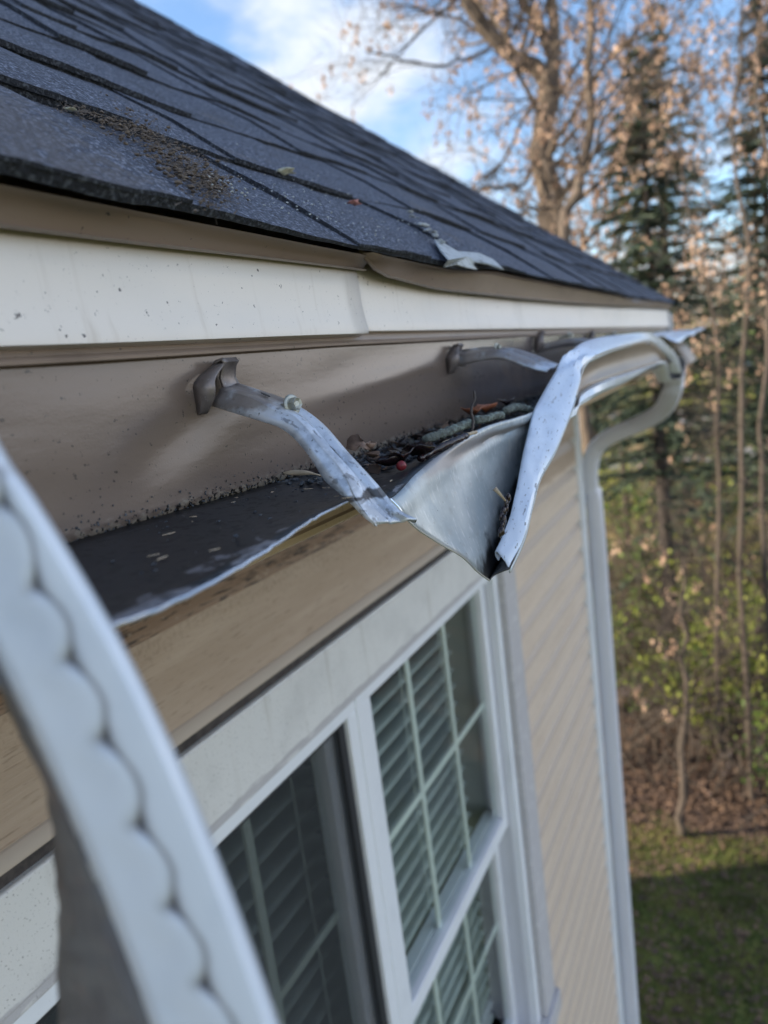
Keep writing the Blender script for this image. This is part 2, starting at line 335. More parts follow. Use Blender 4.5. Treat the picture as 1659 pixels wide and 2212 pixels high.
# --- white fascia panels: near one overlaps the far one; slightly buckled
def white_panel(x0, x1, proud, zb, zt, seed, n=60):
    rows = []
    prof = [(0, -.0015, .004), (0, 0, 0), (.0035, .0, -.0005), (.0042, .003, 0), (.003, .010, 0), (.0012, .022, 0), (.001, .035, 0), (0, .058, 0)]
    mb = MB()
    for (py, pz, inn) in prof:
        r = []
        for i in range(n+1):
            x = x0+(x1-x0)*i/n
            bz = zb(x); k = pz/.058; z = bz+k*(zt(x)-bz) if pz > 0 else bz+pz
            y = .2635-proud-py+inn*1.2+.0016*nz3(x*3+seed, z*12)
            r.append(V(x, y, z))
        rows.append(r)
    mb.grid(rows); return mb
zb1 = lambda x: lerpf([-1, .2, .5], [.0285, .0294, .0323], x)
zb2 = lambda x: lerpf([.49, .9, 3.0], [.0345, .036, .044], x)
zt2 = lambda x: lerpf([-1, .2, .5, 1.0, 3.0], [.081, .082, .086, .085, .112], x)
white_panel(-1.2, .498, .0060, zb1, zt2, 0).build('fascia_panel', m_white, house, smooth=True, solid=.0008)['label'] = 'near white fascia panel with its end overlapping the next one'
white_panel(.485, 3.02, .0038, zb2, zt2, 5, 90).build('fascia_panel', m_white, house, smooth=True, solid=.0008)['label'] = 'far white fascia panel, set slightly behind the near one'
# tan ledge below the panels (hemmed back edge of the gutter apron)
b = MB(); xs = [-1.2+4.2*i/90 for i in range(91)]; rows = []
zl = lambda x: lerpf([-1, .2, .5, 1., 3.], [.0222, .0227, .0255, .0275, .036], x)
for (y, dz) in [(.2628, .016), (.2622, .006), (.2612, .0026), (.2596, .0016), (.2588, .0006), (.2590, -.0004), (.2604, -.0009), (.2640, -.0006)]:
    rows.append([V(x, y+.0004*nz3(x*9), zl(x)+dz) for x in xs])
b.grid(rows); b.build('ledge_flashing', m_drip, house, smooth=True, solid=.0006)

# --- roof
def roofz(x): return lerpf([-2, .5, .65, .8, 1.1, 1.7, 3.2], [.0865, .0865, .088, .0955, .098, .104, .128], x)
def edge_y(x):   # the torn, wavy eave edge of the first course
    return .231+.0012*nz3(x*75, 9)+.003*nz3(x*7)+.0035*nz3(x*23, 3)
RS = .76; ca = 1/math.sqrt(1+RS*RS); sa = RS*ca
def roofpt(x, s, lift=0):
    """s = distance up the slope from the eave"""
    wob = .0070*nz3(x*2.6, s*4.3)+.0038*nz3(x*7, s*11)+.0008*nz3(x*60, s*60)
    return V(x, .235+s*ca-lift*sa*.9, roofz(x)+s*sa+lift*ca+wob*min(1, .25+s*3))
roof = None; R = MB(); BI = []; ex = .138; RID = 5.75
nc = int(RID/ex)
rr = random.Random(3)
for k in range(nc, -1, -1):
    s0 = k*ex; near = k < 9
    xs = []; x = -2.3
    while x < XR: xs.append(x); x += (.008 if (k < 4 and x > 0 and x < 1.2) else .05 if k < 12 else .12)
    xs.append(XR+.004*rr.uniform(-1, 1.5))
    rows = [[], [], [], []]
    for x in xs:
        w1 = .0022*nz3(x*4, k*5.3)+.0030*nz3(x*1.3, k*2.1)+.002*nz3(x*17, k)+.0011*nz3(x*95, k)
        l = 0.0042+.0065*abs(nz3(x*2.3, k*7.7))
        sx = s0+w1
        if k == 0: sx = (edge_y(x)-.235)/ca
        l = l if k else l*.85
        rows[0].append(roofpt(x, sx+.001, .0002 if k else .0012)); rows[1].append(roofpt(x, sx, l)); rows[2].append(roofpt(x, s0+ex*.5, l*.75+.001)); rows[3].append(roofpt(x, s0+ex+.012, .0004))
    BI.append((len(R.f), len(xs)-1)); R.grid(rows)
    # laminated tabs: a second layer with uneven widths, cut ends slanting
    x = -2.3+rr.uniform(0, .2)
    while x < XR-.05:
        wd = rr.uniform(.07, .24); x1 = min(x+wd, XR)
        n = max(2, int(wd/(.008 if k < 4 else .05))); a = []
        sk = rr.uniform(-.015, .015); l2 = rr.uniform(.0022, .0045)
        rw = [[], [], [], []]
        for i in range(n+1):
            f = i/n; xx = x+wd*f
            if xx > XR: break
            w1 = .0022*nz3(xx*4, k*5.3)+.0030*nz3(xx*1.3, k*2.1)+.002*nz3(xx*17, k)+.0011*nz3(xx*95, k)
            l = 0.0042+.0065*abs(nz3(xx*2.3, k*7.7)); sx = s0+w1-.001
            if k == 0: sx = (edge_y(xx)-.235)/ca-.0005
            rw[0].append(roofpt(xx, sx, l-.001)); l = l if k else l*.85; rw[1].append(roofpt(xx, sx, l+l2*(1 if k else .5))); rw[2].append(roofpt(xx+sk*.5, s0+ex*.5, l*.75+l2+.001)); rw[3].append(roofpt(xx+sk, s0+ex+.01, l2*.8))
        if len(rw[0]) > 1:
            BI.append((len(R.f), len(rw[0])-1)); R.grid(rw)
            for e in (0, -1):   # cut sides of the tab
                for j in (1, 2):
                    p, q = rw[j][e], rw[j+1][e]; d = Vector((0, sa, -ca))*l2
                    BI.append((len(R.f), 1)); R.add([p, q, q+d, p+d], [(0, 1, 2, 3)])
        x += wd+rr.uniform(.04, .2)
roof = R.build('roof', [m_shin, m_butt], house)
for a, n in BI:
    for i in range(a, a+n): roof.data.polygons[i].material_index = 1
# roof deck, back slope, rake boards
b = MB()
yr_, zr_ = .235+RID*ca, .1+RID*sa
b.add([V(-2.3, .262, .062), V(XR-.02, .262, .09), V(XR-.02, yr_, zr_-.02), V(-2.3, yr_, zr_-.04), V(-2.3, .262, .040), V(XR-.02, .262, .07), V(XR-.02, yr_, zr_-.05), V(-2.3, yr_, zr_-.07)],
      [(0, 1, 2, 3), (7, 6, 5, 4), (0, 4, 5, 1), (1, 5, 6, 2), (0, 3, 7, 4)])
b.build('deck', m_fas, roof)
b = MB(); y2 = 2*yr_-.235
b.add([V(-2.3, yr_, zr_+.006), V(XR, yr_, zr_+.02), V(XR, y2, .1), V(-2.3, y2, .1)], [(0, 1, 2, 3)]); b.build('back_slope', m_shin, roof, solid=.02)
b = MB(); b.add([V(XR-.03, .245, -.06), V(XR-.03, yr_, zr_-.20), V(XR-.03, yr_, zr_-.01), V(XR-.03, .245, .09)], [(0, 1, 2, 3)]); b.build('rake_board', m_case, house, solid=.02)
# --- drip edge: near piece, and the far piece whose end bows out
def drip(x0, x1, zlow, yo, n, name, lab, end=None):
    rows = []; xs = [x0+(x1-x0)*i/n for i in range(n+1)]
    mb = MB()
    for (j, (dy, f)) in enumerate([(-.012, 0), (-.002, .0), (-.0035, .03), (0, .10), (.001, .5), (.0005, .9), (-.0025, .985), (-.0030, 1.0), (.0, 1.02)]):
        r = []
        for x in xs:
            zt = roofz(x)-.001 + (.004 if j == 0 else 0); zb = zlow(x); e = end(x) if end else 0
            r.append(V(x, yo+dy+.008*min(f, .9)-e*(1-f*.2)+.0008*nz3(x*8, f*3)+(.03 if j == 0 else 0), zt+(zb-zt)*f))
        rows.append(r)
    mb.grid(rows); o = mb.build(name, m_drip, house, smooth=True, solid=.0006); o['label'] = lab; return o
drip(-2.2, .50, lambda x: lerpf([-2, .19, .5], [.071, .073, .0775], x), .2440, 70, 'drip_edge', 'near length of tan drip edge under the shingles')
drip(.482, XR-.015, lambda x: lerpf([.482, .495, .52, .65, .86, 3.0], [.0885, .080, .0742, .0700, .0715, .107], x), .2425, 110, 'drip_edge', 'far length of tan drip edge whose near end bows away', end=lambda x: .006*max(0, 1-(x-.482)/.15))
# --- torn pale mat strip at the eave and grit on it belong to the roof
def patch(pts, mat, name, parent, th=.0012, seed=0, amp=.002):
    c = sum(pts, Vector())/len(pts); vs = [c+Vector((0, 0, amp))]; n = len(pts); vs += pts
    mb = MB(); mb.add(vs, [(0, i+1, (i+1) % n+1) for i in range(n)]); o = mb.build(name, mat, parent, smooth=False, solid=th); return o
def onroof(u, v, lift=.012):
    r = ray(u, v); x = .6
    for _ in range(12):
        t = (roofz(x)-RS*.235+lift)/(r.z-RS*r.y); x = r.x*t
    p = r*t; return roofpt(p.x, (p.y-.235)/ca, lift)
tp = [onroof(*q, .0105) for q in [(925, 513), (945, 522), (962, 538), (990, 541), (1022, 545), (1052, 558), (1075, 579), (1060, 573), (1035, 566), (1015, 562)]]+[P(1020, 573, y=.2265), P(1030, 583, y=.226), P(1006, 578, y=.225), P(985, 571, y=.225), P(958, 577, y=.225)]+[onroof(952, 556, .012), onroof(935, 535, .012)]
patch(tp, m_mat, 'torn_mat', roof, seed=1)
for i in range(14):
    u = 872+i*5+rnd.uniform(-4, 4); v = 458+i*4.6+rnd.uniform(-4, 4); c = onroof(u, v, .014); r = rnd.uniform(.002, .005)
    MBq = MB(); MBq.blob(c, r, (1.5, 1, .35), i, .5, 1)
    if i == 0: acc = MBq
    else: acc.add(MBq.v, MBq.f)
acc.build('torn_granule_edge', m_mat, roof)

# --- window casing, head flashing
b = MB(); xs = [-2.2+3.9*i/50 for i in range(51)]
xs = [.02+(1.69-.02)*i/40 for i in range(41)]
rows = []
for (y, h) in [(WY-.0150, -.3285), (WY-.0162, -.3288), (WY-.0180, -.3300), (WY-.0205, -.334), (WY-.0235, -.338), (WY-.0240, -.3415), (WY-.021, -.3435), (WY-.017, -.344), (WY+.02, -.344)]:
    rows.append([V(x, y, h+.0008*nz3(x*4)) for x in xs])
b.grid(rows); b.build('head_channel', m_foam, house, smooth=True)
b = MB(); b.box((.02, WY-.0165, ZC-.36), (1.69, WY+.05, ZC-.3445)); b.build('channel_gap', m_gap, house)  # solid dark strip filling the gap below the head channel
b = MB()
def cbox(x0, x1, h0, h1, y0, y1, mb=None): (mb or b).box((x0, y0, ZC+h0), (x1, y1, ZC+h1))
b = MB()
cbox(.06, 1.675, -.452, -.3565, WY-.024, WY+.04); cbox(.06, 1.675, -.4655, -.4535, WY-.018, WY+.04)
cbox(1.582, 1.675, -1.74, -.4535, WY-.0235, WY+.04); cbox(.06, .15, -1.74, -.4535, WY-.0235, WY+.04); cbox(.04, 1.69, -1.80, -1.742, WY-.035, WY+.04)
b.build('window_casing', m_case, house, bevel=.0025)

def window(x0, x1, screen, lab):
    """x0..x1 = opening inside the casing"""
    w = MB()
    yf = WY-.008
    # fixed frame
    for (a, c, h0, h1) in [(x0, x1, -.4905, -.4670), (x0, x0+.030, -1.74, -.4905), (x1-.030, x1, -1.74, -.4905), (x0, x1, -1.80, -1.742)]:
        w.box((a, yf, ZC+h0), (c, WY+.07, ZC+h1))
    w.box((x1-.044, WY+.012, ZC-1.74), (x1-.0405, WY+.05, ZC-.49)); w.box((x1-.036, WY+.002, ZC-1.74), (x1-.0325, WY+.05, ZC-.49))
    fr = w.build('window', m_frame, house, bevel=.0015); fr['label'] = lab
    gx0, gx1 = x0+.045, x1-.045
    sash = MB()
    def sashf(h0, h1, y, t):
        s = .026
        for (a, c, p, q) in [(gx0, gx1, h1-.012, h1), (gx0, gx1, h0, h0+.034), (gx0, gx0+s, h0+.034, h1-.012), (gx1-s, gx1, h0+.034, h1-.012)]:
            sash.box((a, y, ZC+p), (c, y+t, ZC+q))
    sashf(-1.135, -.4915, WY+.012, .028); sashf(-1.735, -1.10, WY+.042, .026)
    sash.build('sash', m_frame, fr, bevel=.002)
    g = MB()
    for (h0, h1, y) in [(-1.101, -.5035, WY+.026), (-1.70, -1.135, WY+.055)]: g.add([V(gx0+.022, y, h0), V(gx1-.022, y, h0), V(gx1-.022, y, h1), V(gx0+.022, y, h1)], [(0, 1, 2, 3)])
    g.build('pane', m_glass, fr)
    gr = MB(); a, c = gx0+.026, gx1-.026; wd = (c-a)
    for (h0, h1, y) in [(-1.101, -.5035, WY+.0325), (-1.70, -1.135, WY+.0605)]:
        for k in (1, 2): x = a+wd*k/3; gr.box((x-.007, y, ZC+h0), (x+.007, y+.005, ZC+h1))
        hm = (h0+h1)/2+.002; gr.box((a, y+.0005, ZC+hm-.007), (c, y+.0045, ZC+hm+.007))
    gr.build('grille', m_grille, fr)
    if screen:
        s = MB(); s.add([V(gx0-.008, WY+.004, -1.73), V(gx1+.008, WY+.004, -1.73), V(gx1+.008, WY+.004, -.492), V(gx0-.008, WY+.004, -.492)], [(0, 1, 2, 3)]); s.build('insect_screen', m_screen, fr)
        s = MB()
        for (p, q, r_, t_) in [(gx1-.004, gx1+.012, -1.735, -.4915), (gx0-.012, gx0+.004, -1.735, -.4915)]: s.box((p, WY-.002, ZC+r_), (q, WY+.010, ZC+t_))
        s.box((gx0, WY-.002, ZC-.4990), (gx1, WY+.010, ZC-.4915)); s.build('screen_frame', m_rub, fr)
    else:
        s = MB()
        s.box((gx1+.0005, WY+.006, ZC-1.735), (gx1+.004, WY+.05, ZC-.4915)); s.build('gasket', m_spout, fr)
    return gx0, gx1
G1 = window(.235, .872, True, 'left window of the pair, behind a dark insect screen')
G2 = window(.879, 1.578, False, 'right window of the pair, clear glass with pale grilles')
b = MB(); b.box((1.556, WY+.071, ZC-1.76), (1.566, WY+.30, ZC-.47)); b.box((.20, WY+.071, ZC-.478), (1.566, WY+.30, ZC-.470)); b.build('interior_jamb', m_jamb, house)
b = MB(); cbox(.868, .883, -1.74, -.467, WY-.010, WY+.06); b.build('mullion', m_frame, house, bevel=.001)

def blind(x0, x1, lab):
    e = empty('window_blind', ((x0+x1)/2, WY+.097, ZC-1.8), lab, 'window blind', 'blinds inside the pair of windows')
    s = MB(); h = -.52; k = 0
    while h > -1.78:
        tl = math.radians(-3+2.5*nz3(k*.7, x0)); w2 = .0235
        c = Vector((0, WY+.097, ZC+h)); rows = []
        for j in range(5):
            f = (j-2)/2; bow = .003*(1-f*f)
            rows.append([Vector((x, c.y-math.cos(tl)*w2*f+bow*math.sin(tl), c.z-math.sin(tl)*w2*f+bow*math.cos(tl)+.002*nz3(x*3, k))) for x in (x0, x0+(x1-x0)*.33, x0+(x1-x0)*.66, x1)])
        s.grid(rows); h -= .0415; k += 1
    s.build('slats', m_blind, e, smooth=True, solid=.002)
    s = MB()
    for f in (.14, .5, .86): s.box((x0+(x1-x0)*f-.002, WY+.069, ZC-1.78), (x0+(x1-x0)*f+.002, WY+.070, ZC-.5))
    s.build('ladder_cord', m_blind, e)
    s = MB(); s.box((x0, WY+.075, ZC-.512), (x1, WY+.12, ZC-.485)); s.build('head_rail', m_blind, e, bevel=.002)
blind(G1[0]-.03, .872, 'half-open slatted blind behind the screened left window')
blind(.888, 1.452, 'half-open slatted blind behind the clear right window')

# ================================================================== GUTTER
gut = empty('gutter', (0, .265, ZC), 'broken metal rain gutter torn open below the eave, its front lip peeled down', 'rain gutter')
# back panel with a few dents
b = MB(); nx = 150; xs = [-.25+3.4*(i/nx)**1.35 for i in range(nx+1)]; rows = []
def dent(x, h):
    d = .0012*nz3(x*5, h*18)+.0006*nz3(x*14, h*40, 2)
    # crease running down and back from the clip
    q = (x-.318)-(h+.004)*1.9
    d += -.0035*math.exp(-(q/.012)**2)*math.exp(-((h+.018)/.018)**2)*(1 if x < .34 else 0)
    q2 = (x-.33)-(h-.0)*-4.5
    d += .0022*math.exp(-((h+.012-.06*(x-.4))/.008)**2)*math.exp(-((x-.55)/.16)**2)
    return d
for j in range(16):
    f = j/15; r = []
    for x in xs:
        h0 = lerpf([-.2, .2, .37, .5, 1., 3.], [-.052, -.054, -.0570, -.0615, -.060, -.05], x); h1 = zl(x)+.003
        h = h0+(h1-h0)*f
        r.append(V(x, .2632-dent(x, h), h))
    rows.append(r)
b.grid(rows); b.build('back_panel', m_back, gut, smooth=True, solid=.0008)

# ridge where the pan folds over into the hanging sheet (measured), trough line under the lip
RG = cr([P(800, 1079, .372), P(845, 1076, .382), P(900, 1022, .422), P(960, 975, .47), P(1040, 925, .52), P(1145, 893, .58), P(1200, 865, .65)], 40)
TR = cr([P(1057, 1254, .468), P(1083, 1212, .505), P(1113, 1150, .545), P(1140, 1080, .58), P(1157, 1030, .60), P(1183, 985, .62), P(1215, 930, .65)], 40)
RG = RG[6:]
RG = cr(RG, 40)
# pan (bottom panel): front edge is the tear, then the ridge
tear = [(-.25, .150, -.058), (.05, .153, -.058), (.1174, .1593, -.058), (.1308, .1568, -.058), (.1582, .1531, -.058), (.2042, .1588, -.058), (.2639, .1717, -.058), (.3039, .1748, -.058)]
tearp = [V(*p) for p in tear[:-2]]+[P(680, 1120, h=-.0585), P(760, 1080, h=-.0605)]
front = cr(tearp, 46)+[p for p in RG]+[V(.72, .16, -.052), V(1.0, .165, -.055), V(1.5, .165, -.055), V(2.1, .17, -.06)]
b = MB(); rows = []
for i, p in enumerate(front):
    x = p.x
    hb = lerpf([-.2, .2, .37, .5, 1., 3.], [-.052, -.054, -.0570, -.0615, -.060, -.05], x)
    r = []
    for j in range(13):
        f = j/12; y = .2630+(p.y-.2630)*f
        zz = hb-.004*math.sin(f*math.pi)+(p.z-ZC-hb)*f**2.2
        r.append(V(x, y, zz+(.0006*nz3(x*30, y*30) if 0 < j < 12 else 0)))
    rows.append(r)
b.grid(rows); pan = b.build('bottom_panel', m_pan, gut, smooth=True, solid=.0009)
b = MB(); te = cr(tearp, 90)
b.tube([p+Vector((0, -.0004, .0002+.0006*nz3(p.x*160))) for p in te], .0007, 6); b.build('torn_rim', m_rim, gut, smooth=True)
# hanging sheet
b = MB(); rows = []
tedge = cr([RG[0], P(889, 1127, .388), P(950, 1170, .41), P(1010, 1208, .435), TR[0]], 24)
for i in range(40):
    s = i/39; r = []
    A, C = RG[i], TR[i]
    n = (C-A).cross(RG[min(i+1, 39)]-RG[max(i-1, 0)]).normalized()
    if n.dot(Vector((0, 0, ZC))-A) < 0: n = -n
    for j in range(24):
        f = j/23; p = A.lerp(C, f)
        p += (tedge[j]-RG[0].lerp(TR[0], f))*max(0, 1-s*1.6)**1.5
        p -= n*(  .0030*math.sin(f*math.pi)*(.5+.5*s)+.010*max(0, (f-.72)/.28)**2*(1-f)*3)                      # concave belly
        p += n*.0012*math.exp(-((f-.10)/.08)**2)
        # pinched crease from the ridge towards the lip
        cf = .06+.36*max(0, s-.30); hw = .015+.07*max(0, s-.30)*0+.05*max(0, .75-s); p -= n*.0026*math.exp(-((f-cf)/.05)**2)*min(1, max(0, (s-.30)*5))
        p += n*.0010*nz3(p.x*40, p.y*40, p.z*40)
        r.append(p)
    rows.append(r)
b.grid(rows)
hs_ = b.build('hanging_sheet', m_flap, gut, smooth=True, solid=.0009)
wedge_tint = []  # brownish darker wedge along the pinched crease
for i in range(40):
    s_ = i/39; c_ = .06+.36*max(0, s_-.30)
    for j in range(24):
        f_ = j/23; half = .012+.075*max(0, min(1, (.92-s_)/.5))*min(1, max(0, (s_-.12)*4)); edge = abs(f_-c_*.75)/half
        wedge_tint.append(max(0, min(1, (1.15-edge)*3))*min(1, max(0, (s_-.10)*5)))
at2 = hs_.data.attributes.new('wedge_tint', 'FLOAT', 'POINT'); at2.data.foreach_set('value', wedge_tint)
_n = m_flap.node_tree; _B = _n.nodes['Principled BSDF']; _a = _n.nodes.new('ShaderNodeAttribute'); _a.attribute_name = 'wedge_tint'; _x = _n.nodes.new('ShaderNodeMix'); _x.data_type = 'RGBA'
_src = _B.inputs['Base Color'].links[0].from_socket; _m = _n.nodes.new('ShaderNodeMath'); _m.operation = 'MULTIPLY'; _m.inputs[1].default_value = .75; _n.links.new(_a.outputs['Fac'], _m.inputs[0]); _n.links.new(_m.outputs[0], _x.inputs[0]); _n.links.new(_src, _x.inputs[6]); _x.inputs[7].default_value = (.235, .20, .19, 1); _n.links.new(_x.outputs[2], _B.inputs['Base Color'])
b = MB(); b.tube([p for p in rows[0]], .0007, 6); b.build('torn_rim', m_rim, gut, smooth=True)
# lip: inner and outer edges
tt = [2.06, 1.88, 1.62, 1.35, .98, .72, .655, .625, .60, .575, .55, .525, .505, .485, .47]
Iu = [(1474, 806), (1462, 769), (1432, 738), (1403, 720), (1333, 724), (1263, 738), (1220, 770), (1196, 808), (1170, 853), (1153, 889), (1140, 940), (1128, 995), (1115, 1058), (1097, 1130), (1070, 1190)]
Ou = [(1443, 806), (1441, 777), (1423, 752), (1403, 738), (1361, 744), (1305, 761), (1264, 786), (1252, 830), (1238, 880), (1221, 925), (1200, 974), (1168, 1032), (1150, 1090), (1132, 1160), (1101, 1229)]
I = cr([P(*q, t=t*1.015) for q, t in zip(Iu, tt)], 110); O = cr([P(*q, t=t*.99) for q, t in zip(Ou, tt)], 110)
b = MB(); rows = []
for i in range(110):
    a, c = I[i], O[i]; tn = (I[min(i+1, 109)]-I[max(i-1, 0)]).normalized(); wv = (c-a); wl = wv.length; wn = wv.normalized()
    n = wn.cross(tn).normalized()
    if n.dot(Vector((0, 0, ZC))-a) < 0: n = -n
    q = i/109; r = []
    prof = [(.22, -.34), (.10, -.36), (.02, -.26), (0, -.10), (.04, .02), (.14, .09), (.32, .10), (.5, .085), (.68, .10), (.86, .08), (.96, .01), (1.0, -.09), (.99, -.22)]
    for (fx, fn) in prof:
        p = a+wv*fx+n*(fn*min(wl, .02))
        k = 1 if 0 < fn else .3
        p += n*k*(.0011*nz3(q*26, fx*3)+.0016*nz3(q*9, fx*1.5, 4))
        # crumple near the kink
        p += n*.0022*math.exp(-((q-.44)/.05)**2)*math.sin(fx*9+q*60)
        r.append(p)
    rows.append(r)
b.grid(rows); lip = b.build('peeled_lip', m_lip, gut, smooth=True, solid=.0010)
# front face below the lip (far, still in place) and behind it (near, twisted)
Bu = [((1446, 822), 2.06), ((1441, 808), 1.88), ((1434, 782), 1.62), ((1405, 789), 1.35), ((1361, 803), .98), ((1305, 821), .74), ((1252, 848), .675), ((1243, 880), .655)]
B1 = [P(*q, t=t*1.01) for q, t in Bu]+[TR[38], TR[30], TR[22], TR[16], TR[11], TR[5], TR[0]]
B1 = cr(B1, 110)
b = MB(); rows = []
for i in range(110):
    r = []
    for j in range(9):
        f = j/8; p = O[i].lerp(B1[i], f); p += Vector((0, 1, 0))*(.010*math.sin(f*math.pi)*(1 if i < 60 else .3)*max(0, min(1, (i)/12)))
        r.append(p)
    rows.append(r)
b.grid(rows[:60]); b.build('front_face', m_face, gut, smooth=True, solid=.0009)
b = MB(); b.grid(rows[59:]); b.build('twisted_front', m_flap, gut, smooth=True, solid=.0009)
# flared bottom bead of the front, still in place further along
F2 = [((1446, 822), 2.06), ((1441, 809), 1.88), ((1430, 786), 1.60), ((1397, 799), 1.35), ((1355, 824), .98), ((1298, 850), .74), ((1240, 884), .66), ((1228, 905), .65)]
E2 = cr([P(*q, t=t*.985) for q, t in F2], 60); E1 = cr(B1[:55:6]+[B1[54]], 60)
b = MB(); rows = []
for i in range(60):
    a = B1[min(int(i*56/59), 109)]; c = E2[i]; rows.append([a, a.lerp(c, .25)+Vector((0, -.004, .001)), a.lerp(c, .6)+Vector((0, -.004, 0)), c, c+Vector((0, .012, -.004)), c+Vector((0, .03, -.003))])
b.grid(rows); b.build('front_bead', m_lip, gut, smooth=True, solid=.0009)
# far end: crumpled loose sheet past the outlet
b = MB(); rows = []
for i in range(14):
    s = i/13; x = 1.9+1.45*s; r = []
    for j in range(7):
        f = j/6; r.append(V(x+.05*nz3(s*4, f*2), .245-.10*f+.01*nz3(s*5, f*3), .018+.008*nz3(s*6, f*4, 1)-.03*f*f*(1-s)+.006*s))
    rows.append(r)
b.grid(rows); b.build('far_flange', m_lip, gut, smooth=True, solid=.001)
b = MB(); rows = []
for i in range(10):
    a = i/9*math.pi; rows.append([V(2.5+.25*j, .245-.08*math.sin(a*.5)-.0*j, .0-.09*math.sin(a*.5)**2+.005*nz3(i, j)) for j in range(3)])
b.grid(rows); b.build('end_section', m_face, gut, smooth=True, solid=.001)

# --- hangers
def hanger(path, W, clipx, clip0, boltp, lab, edges=None, flange_until=.80, bs=1.0):
    e = empty('gutter_hanger', path[0], lab, 'gutter hanger', 'metal gutter hangers along the back panel')
    pts = cr(path, 44); b = MB(); rows = []
    if edges:
        A_, B_, C_ = [cr([P(u, v, t=t) for u, v, t in e_], 44) for e_ in edges]; M_ = [B_[i].lerp(C_[i], .5) for i in range(44)]
        def cross(i):
            w = (C_[i]-B_[i]); t = (M_[min(i+1, 43)]-M_[max(i-1, 0)]).normalized(); n = t.cross(w.normalized()).normalized()
            if n.dot(Vector((0, -.1, ZC+.3))-M_[i]) < 0: n = -n
            return w, t, n
        for i in range(44):
            w, t, n = cross(i); s = i/43; g = max(0, min(1, (s-.26)/.12))*(1 if s < .8 else max(.35, 1-(s-.8)*3.5))
            r = [A_[i], A_[i].lerp(B_[i], .5)+n*.0002-w*.01, B_[i]-n*.0012-w*.035, B_[i]-w*.012-n*.0002]
            for f, d in [(.03, .0002), (.14, .0006), (.27, .0005), (.33, -.0004*g), (.38, -.0026*g), (.50, -.0029*g), (.64, -.0026*g), (.70, -.0004*g), (.78, .0006), (.92, .0004), (.985, -.0002), (1.0, -.0010), (1.005, -.0035)]:
                wv_ = .0007*math.sin(f*22+3)*max(0, (s-.84)/.16); r.append(B_[i]+w*f+n*(d+wv_))
            rows.append(r)
        b.grid(rows); b.build('strap', m_strap, e, smooth=True, solid=.0011)
        for (q, f, ln, wd) in ((.155, .52, .0034, .0014), (.52, .50, .0062, .0010)):
            i = int(q*43); w, t, n = cross(i); p = B_[i]+w*f+n*(.0015-.0029*(1 if q > .3 else 0)); w = w.normalized(); ring = []
            for j in range(24):
                a = 2*math.pi*j/24; ring.append(p+t*math.cos(a)*ln+w*math.sin(a)*wd*(1.9 if math.cos(a) < -.45 and q > .5 else 1)+n*.0002)
            b = MB(); b.add(ring, [tuple(range(24))]); b.build('slot', m_rub, e, solid=.0003)  # dark patch on the strap, standing in for the shaded hole
        pts = []; b = MB(); rows = []
    for i, p in enumerate(pts):
        t = (pts[min(i+1, 43)]-pts[max(i-1, 0)]).normalized(); w = (W-t*W.dot(t)).normalized(); n = t.cross(w).normalized()
        if n.z < 0 and abs(n.z) > .2 or n.y > .3: n = -n
        s = i/43; fl = .0095 if s < flange_until-.04 else max(.001, .0095*(1-(s-flange_until+.04)/.05)) if s < flange_until+.01 else .001
        k = 1 if s < .9 else 1-(s-.9)*6
        g = k*min(1, max(0, (s-.36)/.1))
        prof = [(-.0132, -fl), (-.0131, -.0025), (-.0124, -.0004), (-.0105, .0006), (-.0070, .0006), (-.0052, -.0004*g), (-.0044, -.0026*g), (-.001, -.0028*g), (.0040, -.0026*g), (.0060, -.0004*g), (.0085, .0006), (.0112, .0004), (.0122, -.001), (.0123, -.0035)]
        if s > .86: e_ = (s-.86)/.14; prof = [(a*(1-.12*e_), c) for a, c in prof]
        rows.append([p+w*a+n*c for a, c in prof])
    if rows: b.grid(rows); b.build('strap', m_strap, e, smooth=True, solid=.0011)
    # strap slots: dark patches laid on, standing in for shaded holes
    for (q, ln, wd) in ((.17, .0042, .0016), (.64, .0075, .0013)) if pts else ():
        i = int(q*43); p = pts[i]; t = (pts[i+1]-pts[i-1]).normalized(); w = (W-t*W.dot(t)).normalized(); n = t.cross(w).normalized()
        if n.z < 0 and abs(n.z) > .2 or n.y > .3: n = -n
        ring = []; m = 20
        for j in range(m):
            a = 2*math.pi*j/m; wdj = wd*(1.6 if math.cos(a) < -.2 and q > .5 else 1); ring.append(p+t*math.cos(a)*ln+w*math.sin(a)*wdj+n*(-.0004))
        b = MB(); b.add(ring, [tuple(range(m))]); b.build('slot', m_rub, e, solid=.0004)
    # clip on the back panel
    cx = clipx; c = Vector(clip0); b = MB()
    rows = []
    for (dy, dz) in [(-.008, -.0105), (-.0092, -.006), (-.0085, -.002), (-.0052, .003), (-.0035, .010), (-.0058, .0165), (-.0078, .0182), (-.0062, .0198), (-.002, .0190), (.0005, .016)]:
        if dz > -.004: rows.append([c+Vector((x+.0015+(.0016*math.sin((dz+.01)*190) if x > 0 else -.002*max(0, (.006-dz)/.010)), dy, dz)) for x in (-.0070, -.004, 0, .004, .0070)])
    b.grid(rows); b.build('clip', m_clip, e, smooth=True, solid=.0016)
    b = MB(); rows = []
    for j in range(15):   # lobed cheek beside the strap
        s = j/14; z = .0175-.0255*s; bul = .0120*math.sin(math.pi*min(1, s*.80+.12))**.8; xo = -.0035-.0205*math.sin(math.pi*.5*min(1, s*2.2))
        rows.append([c+Vector((xo, 0.0, z)), c+Vector((xo-.0012, -bul*.5, z)), c+Vector((xo+.0014, -bul-.001, z+.0005))])
    b.grid(rows); b.build('clip_cheek', m_clip, e, smooth=True, solid=.0014)
